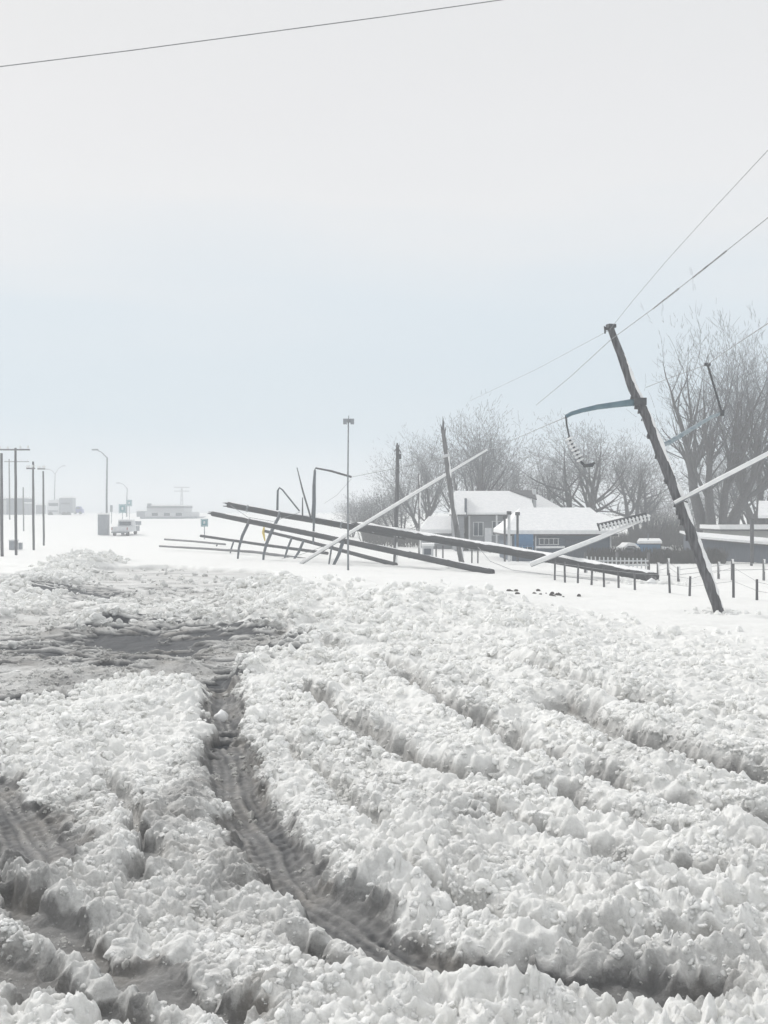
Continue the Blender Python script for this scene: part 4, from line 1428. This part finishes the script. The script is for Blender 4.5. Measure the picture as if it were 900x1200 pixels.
# ------------------------------------------------------------------ fences
f = thing('wire_fence', W(888, 704, 35), 'wire fence on short dark posts running across the snow at the right', 'fence')
posts = [(650, 679), (662, 680.5), (677, 682.5), (693, 685), (708, 687), (725, 689), (744, 691), (785, 695), (808, 697), (859.5, 701), (887, 704), (925, 708)]
tops = []
for u, v in posts:
    Y = EYE * FPX / (v - 600.0)
    hp = {785: 26, 808: 24, 859: 45, 859.5: 45, 887: 28}.get(u, 22) * (1 if u < 760 else .9)
    a, b = W(u, v + 5, Y), W(u + random.uniform(-1, 1), v - hp, Y)
    MB().tube([a, a.lerp(b, .5), b], [.045, .042, .04], 7, .08).build('post', M['wood'], f)
    tops.append((a, b))
for fr in (.55, .9):
    w_ = MB().tube([a.lerp(b, fr) + Vector((0, -.045, 0)) for a, b in tops], .006, 4).build('wire', M['wire'], f)
f = thing('wire_fence', W(860, 680, 46), 'second wire fence with pale snowy posts, behind the nearer one', 'fence')
tops = []
for u, v0, v1 in ((771, 660, 676), (783, 655, 673), (795, 664, 681), (842, 659, 677), (858, 656, 680), (895, 656, 678), (940, 657, 680)):
    Y = min(EYE * FPX / (v1 - 600.0), 50)
    a, b = W(u, v1 + 6, Y), W(u, v0, Y)
    MB().tube([a, b], [.06, .055], 7, .06).build('post', M['wood_grey'], f)
    MB().tube([b - Vector((-.03, .03, .5)), b + Vector((.02, -.02, .03))], [.03, .05], 6, .1).build('snow', M['snow'], f, True)
    tops.append((a, b))
for fr in (.6, .85):
    MB().tube([a.lerp(b, fr) + Vector((0, -.07, 0)) for a, b in tops], .010, 4).build('wire', M['wire'], f)

f = thing('picket_fence', W(726, 675, 50), 'pale picket fence with upright bars above the fallen pole', 'fence')
us = [688 + 4.9 * k for k in range(15)]
pm = None
for k, u in enumerate(us):
    a = W(u, 652 + .18 * k, 52)
    if pm is None:
        b_ = MB().box((a.x, 52, (a.z - .2) / 2), (.055, .04, a.z + .2)).build('picket', M['trim'], f)
        pm = b_; x00 = a.x
    else:
        c = pm.copy(); COL.objects.link(c); c.parent = f
        c.location = pm.location + Vector((a.x - x00, 0, -.007 * k))
aa, bb = W(686, 656, 52.05), W(760, 658, 52.05)
MB().box(((aa.x + bb.x) / 2, 52.05, aa.z - .05), (bb.x - aa.x, .04, .07)).build('rail', M['trim'], f)
MB().box(((aa.x + bb.x) / 2, 52.05, .3), (bb.x - aa.x, .04, .07)).build('rail', M['trim'], f)
for u in (686, 723, 760):
    c = W(u, 650, 52.12)
    MB().box((c.x, 52.12, c.z / 2), (.12, .1, c.z + .2)).build('post', M['wood_grey'], f)

# ------------------------------------------------------------------ dark clods and weeds in the field
def clump(u, v, n, spread, size, label, m='soil', cat='soil clump', name='soil_clump'):
    x, y = G(u, v)
    z = ground_z(x, y)
    t = thing(name, (x, y, z), label, cat)
    v0, f0 = ico()
    for k in range(n):
        d = v0 * (1 + rng.uniform(-.28, .28, (len(v0), 1)))
        s_ = size * random.uniform(.4, 1)
        d = d * [s_ * 1.2, s_, s_ * 1.1]
        dx, dy = random.gauss(0, spread), random.gauss(0, spread * .5)
        me = bpy.data.meshes.new('clod')
        zz = ground_z(x + dx, y + dy) - z
        me.from_pydata((d + [dx, dy, zz + s_ * .2]).tolist(), [], f0.tolist())
        me.materials.append(M[m])
        o = bpy.data.objects.new('clod', me); COL.objects.link(o); o.parent = t
    return t


clump(598, 693, 6, .30, .07, 'small dark soil clods left of the larger patch in the smooth snow')
clump(645, 698, 14, .55, .075, 'larger scatter of dark soil clods in the smooth snow below the fallen pole')
clump(590, 1112, 5, .035, .022, 'brown clump of dead leaves on the bank of the main rut', 'leaf', 'dead leaves', 'dead_leaf_clump')
clump(843, 1140, 3, .03, .018, 'dark scrap of leaves low on the bank at the lower right', 'leaf', 'dead leaves', 'dead_leaf_clump')


# ------------------------------------------------------------------ left side: poles, lamps, signs, vehicles
def line_pole(u, v0, v1, Y, r, label, arm=None, mtl='wood', extra=None):
    t = thing('utility_pole', W(u, v1, Y), label, 'utility pole', 'distant utility poles at the left')
    log_tube([W(u - .3, v0, Y), W(u, (v0 + v1) / 2, Y), W(u + .4, v1 + 3, Y)], [r * .8, r, r], 8, 1.0, .01, .05).build('shaft', M[mtl], t)
    if arm:
        a, b, v = arm
        A, B = W(a, v + .6, Y - r), W(b, v - .6, Y - r)
        MB().box((A + B) / 2, ((B - A).length, .09, .10)).build('crossarm', M['wood_grey'], t)
        for fr in (.06, .3, .7, .94):
            c = A.lerp(B, fr)
            MB().tube([c + Vector((0, 0, .06)), c + Vector((0, 0, .16)), c + Vector((0, 0, .26))], [.04, .07, .04], 6).build('insulator', M['porcelain'], t)
    return t


line_pole(2, 531, 652, 72, .105, 'nearest pole at the extreme left edge', None, 'wood')
line_pole(18.5, 525, 651, 74, .095, 'pole with a wide crossarm second from the left edge', (-2, 35, 527))
line_pole(39, 541, 645, 82, .09, 'slim pole third from the left, a small arm near its top', (31, 41, 549))
line_pole(51, 552, 640, 92, .085, 'shortest of the four clear poles, farthest right', (44, 53, 549.5))
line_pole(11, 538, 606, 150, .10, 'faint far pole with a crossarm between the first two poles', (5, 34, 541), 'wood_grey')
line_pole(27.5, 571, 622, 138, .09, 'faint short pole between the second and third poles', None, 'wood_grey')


def sl(u, v0, v1, Y, arms, label):
    t = thing('street_lamp', W(u, v1, Y), label, 'street lamp', 'street lamps along the far road')
    zb = rise(Y)
    a = W(u, v1, Y); a.z = min(a.z, zb) - .2
    MB().tube([a, W(u, (v0 + v1) / 2, Y), W(u + .6, v0, Y)], [.13, .11, .08], 8).build('post', M['steel'], t, True)
    for (uu, vv) in arms:
        MB().tube([W(u + .5, v0 + .5, Y), W((u + uu) / 2, (v0 + vv) / 2 - 1.5, Y), W(uu, vv, Y)], [.06, .05, .05], 6).build('arm', M['steel'], t, True)
        MB().box(W(uu - (1 if uu < u else -1) * 1.5, vv, Y), (.7, .3, .16)).build('lamp_head', M['grey_paint'], t)
    return t


sl(125, 536, 626, 128, [(113, 527)], 'tallest street lamp standing behind the pale concrete block')
sl(148.5, 572, 606, 215, [(140, 566)], 'smaller faint street lamp above the teal signs')
sl(64, 555, 603, 240, [(57, 550), (73, 546)], 'faint double-armed street lamp above the white truck')

# concrete block
o = px_box(MB(), 114.5, 125.5, 603, 627, 124, 1.1)
t = thing('concrete_block', W(120, 627, 124), 'tall pale grey block in front of the street lamp base', 'block')
o.build('body', M['grey_paint'], t)
px_box(MB(), 114.2, 125.8, 601, 603, 123.97, 1.16).build('snow', M['snow'], t)
# grey cabinet on the left
t = thing('utility_cabinet', W(13, 645, 82), 'small grey cabinet standing in the snow by the second pole', 'cabinet')
px_box(MB(), 10.5, 18.5, 634, 646, 82, .5).build('body', M['grey_paint'], t)
px_box(MB(), 10, 19, 632.6, 634, 81.95, .6).build('lid', M['trim'], t)
px_box(MB(), 21.5, 25, 636, 646, 83, .3).build('side_box', M['grey_paint'], t)


# pickup stuck in the drift, seen from behind
def pickup(u, v, Y):
    t = thing('pickup_truck', W(u, v, Y), 'pickup with body whitened to fade in the haze, seen from behind beside the pale block', 'pickup truck')
    c = W(u, v, Y); c.z = rise(Y)
    B = lambda dx, dy, dz, sx, sy, sz, nm, mm, p=t, tp=1.0: MB().box((c.x + dx, c.y + dy, c.z + dz), (sx, sy, sz), 0, tp).build(nm, M[mm], p)
    B(0, 1.6, .72, 1.85, 2.6, .55, 'cargo_bed', 'white_paint')  # body coloured white to imitate fading in blowing snow
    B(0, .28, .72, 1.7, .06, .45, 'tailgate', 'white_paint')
    B(0, .2, .38, 1.8, .18, .14, 'bumper', 'steel')
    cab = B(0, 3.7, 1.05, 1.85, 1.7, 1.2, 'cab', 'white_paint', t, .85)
    B(0, 2.83, 1.35, 1.3, .05, .38, 'rear_window', 'glass', cab)
    B(0, 5.1, .75, 1.85, 1.2, .6, 'bonnet', 'grey_paint')
    B(0, 3.7, 1.72, 1.6, 1.5, .12, 'snow', 'snow')
    for sx in (-.72, .72):
        for dy in (1.0, 4.8):
            w0 = Vector((c.x + sx - .12, c.y + dy, c.z + .36))
            MB().tube([w0, w0 + Vector((.24, 0, 0))], .38, 14).build('wheel', M['rubber'], t)
        B(sx * 1.17, .25, .8, .1, .05, .28, 'tail_lamp', 'lamp_red')
    return t


pickup(139.5, 628, 122)


# signs
def sign(u, v, wd, ht, Y, label, m='teal', two=False):
    t = thing('road_sign', (W(u, v, Y).x, Y, rise(Y)), label, 'road sign')
    a = W(u, v, Y)
    sx, sz = wd / FPX * Y, ht / FPX * Y
    bd = MB().box((a.x, Y, a.z), (sx, .04, sz)).build('sign_board', M[m], t)
    if m == 'teal':
        k = .1 * sx
        b2 = MB()
        for dz in (-1, 1): b2.box((a.x, Y - .025, a.z + dz * (sz / 2 - k)), (sx - 2 * k, .012, k * .6))
        for dx in (-1, 1): b2.box((a.x + dx * (sx / 2 - k), Y - .026, a.z), (k * .6, .012, sz - 2.7 * k))
        b2.build('border', M['trim'], t)
        MB().box((a.x, Y - .026, a.z + .02), (sx * .26, .012, sz * .34)).build('symbol', M['trim'], t)
    for dx in ((-.35, .35) if two else (0,)):
        MB().box((a.x + dx * sx, Y + .06, (rise(Y) - .3 + a.z) / 2), (.08, .08, a.z - rise(Y) + .3)).build('post', M['steel'], t)
    return t


sign(143.5, 596, 8.5, 10, 165, 'larger teal square sign near the pickup, lower left of its pair')
sign(151.5, 589.5, 6.5, 7.5, 195, 'smaller teal square sign, upper right of its pair')
sign(239.5, 612.5, 8.5, 9, 112, 'teal square sign alone at the left of the fallen poles')
sign(157, 613, 17, 4.5, 140, 'long low grey board on two posts right of the pickup', 'grey_paint', True)
sign(130.5, 596, 3, 8, 170, 'narrow grey board left of the teal signs', 'grey_paint')

# low long building at the far road
t = thing('roadside_building', W(198, 608, 200), 'wide low building with two dark roof fascias, faint in blowing snow', 'building')
zb = rise(200) - .3
px_box(MB(), 170, 224, 600, 612, 200, 9).build('wall', M['trim'], t)
px_box(MB(), 164, 231, 605.5, 608.5, 199.2, 10).build('fascia', M['grey_paint'], t)
r_ = px_box(MB(), 172, 216, 594, 600, 201, 8).build('upper_wall', M['trim'], t)
px_box(MB(), 172, 216, 593, 595.5, 200.7, 8.6).build('fascia', M['siding_grey'], t)
px_box(MB(), 172, 216, 591.5, 592.9, 200.7, 8.6).build('snow', M['snow'], t)
for u in (178, 192, 206):
    px_box(MB(), u, u + 7, 601, 604.5, 199.93, .08).build('window', M['glass'], t)
px_box(MB(), 172.5, 176.5, 590, 594, 200.5, 1).build('chimney', M['grey_paint'], t)
t = thing('far_shed', W(165, 604, 215), 'small faint flat shed left of the wide low building', 'shed')
px_box(MB(), 160, 171, 599, 606, 215, 3).build('wall', M['grey_paint'], t)
px_box(MB(), 159.5, 171.3, 597.8, 599, 214.9, 3.2).build('snow', M['snow'], t)


# truck with box body
def truck(u, v, Y):
    t = thing('box_truck', W(u, v, Y), 'white truck with a grey box body, faint on the far rise', 'truck')
    px_box(MB(), 69.5, 85, 583.5, 601, Y, 2.4).build('box_body', M['grey_paint'], t)
    px_box(MB(), 69.5, 85, 582, 583.4, Y, 2.4).build('snow', M['snow'], t)
    px_box(MB(), 71.5, 82, 589, 591, Y - .03, .03).build('stripe', M['siding_dark'], t)
    cb = MB().prism([(W(a, b, Y).x, W(a, b, Y).z) for a, b in ((55, 603), (55, 593), (57, 586), (69, 585), (69, 603))], Y, Y + 2.3).build('cab', M['white_paint'], t)
    px_box(MB(), 57, 68, 589.5, 593, Y - .03, .06).build('window', M['glass'], cb)
    px_box(MB(), 56, 68, 598, 600, Y - .03, .06).build('grille', M['grey_paint'], cb)
    for uu in (59, 75, 80):
        c = W(uu, 602.5, Y - .05)
        MB().tube([c, c + Vector((0, .4, 0))], .5, 14).build('wheel', M['rubber'], t)


truck(70, 604, 235)
t = thing('parked_car', W(91, 601, 240), 'small blue car right of the white truck', 'car')
MB().prism([(W(a, b, 240).x, W(a, b, 240).z) for a, b in ((86, 601), (86, 597), (88, 596.5), (89.5, 593.5), (93, 593.5), (94.5, 596.5), (96, 597), (96, 601))], 240, 241.7).build('body', M['blue_paint'], t)
px_box(MB(), 89.5, 93.3, 594.4, 596.4, 239.97, .03).build('window', M['glass'], t)
for uu in (88, 94):
    c = W(uu, 601, 239.95)
    MB().tube([c, c + Vector((0, .3, 0))], .3, 12).build('wheel', M['rubber'], t)

t = thing('far_warehouse', W(14, 604, 238), 'blue-grey warehouse with a white gap, behind the left poles', 'warehouse')
px_box(MB(), 7.5, 27, 584, 608, 238, 8).build('wall', M['siding_blue'], t)
px_box(MB(), -40, 3.5, 585, 608, 238, 8).build('wall', M['siding_blue'], t)
px_box(MB(), 3.6, 7.4, 586, 608, 238.3, 7).build('door', M['white_paint'], t)
px_box(MB(), -40.5, 27.5, 582, 583.9, 237.8, 8.4).build('snow', M['snow'], t)
t = thing('far_shed', W(31, 604, 236), 'narrow grey shed just right of the warehouse', 'shed')
px_box(MB(), 28.5, 33.5, 590, 607, 236, 3).build('wall', M['grey_paint'], t)
px_box(MB(), 28.2, 33.8, 588.6, 589.9, 235.9, 3.2).build('snow', M['snow'], t)
t = thing('far_shed', W(45, 604, 250), 'very faint grey shed left of the white truck', 'shed')
px_box(MB(), 42, 49, 592, 607, 250, 3).build('wall', M['grey_paint'], t)
px_box(MB(), 41.8, 49.2, 590.5, 591.9, 249.9, 3.2).build('snow', M['snow'], t)

# far pylon
t = thing('lattice_pylon', W(213, 600, 380), 'ghostly lattice pylon behind the wide low building', 'pylon')
S_ = [((-1.6, 600), (-.5, 572)), ((1.6, 600), (.5, 572))]
for (a, va), (b, vb) in S_:
    MB().tube([W(213 + a, va, 380), W(213 + b, vb, 380)], .16, 4).build('leg', M['steel'], t)
for k in range(5):
    va = 600 - 5.5 * k; wa = 1.6 - 1.1 * k / 5
    MB().tube([W(213 - wa, va, 380), W(213 + wa * .8, va - 5.5, 380)], .10, 4).build('brace', M['steel'], t)
for v in (571, 575.5):
    MB().tube([W(204, v, 380), W(222, v, 380)], .16, 4).build('crossarm', M['steel'], t)

# ------------------------------------------------------------------ blowing-snow haze
hz = MB().box((0, 0, 8.0), (2100, 2100, 19)).build('haze', bpy.data.materials.new('blowing_snow_haze'), None, kind='stuff')
hm = hz.data.materials[0]
hm.use_nodes = True
hm.node_tree.nodes.clear()
ho = hm.node_tree.nodes.new('ShaderNodeOutputMaterial')
pv = hm.node_tree.nodes.new('ShaderNodeVolumePrincipled')
pv.inputs['Color'].default_value = (0.85, 0.875, 0.90, 1)
pv.inputs['Density'].default_value = 0.0037
pv.inputs['Anisotropy'].default_value = 0.0
hm.node_tree.links.new(pv.outputs[0], ho.inputs['Volume'])
hz['label'] = 'pale blowing snow haze over the whole field'
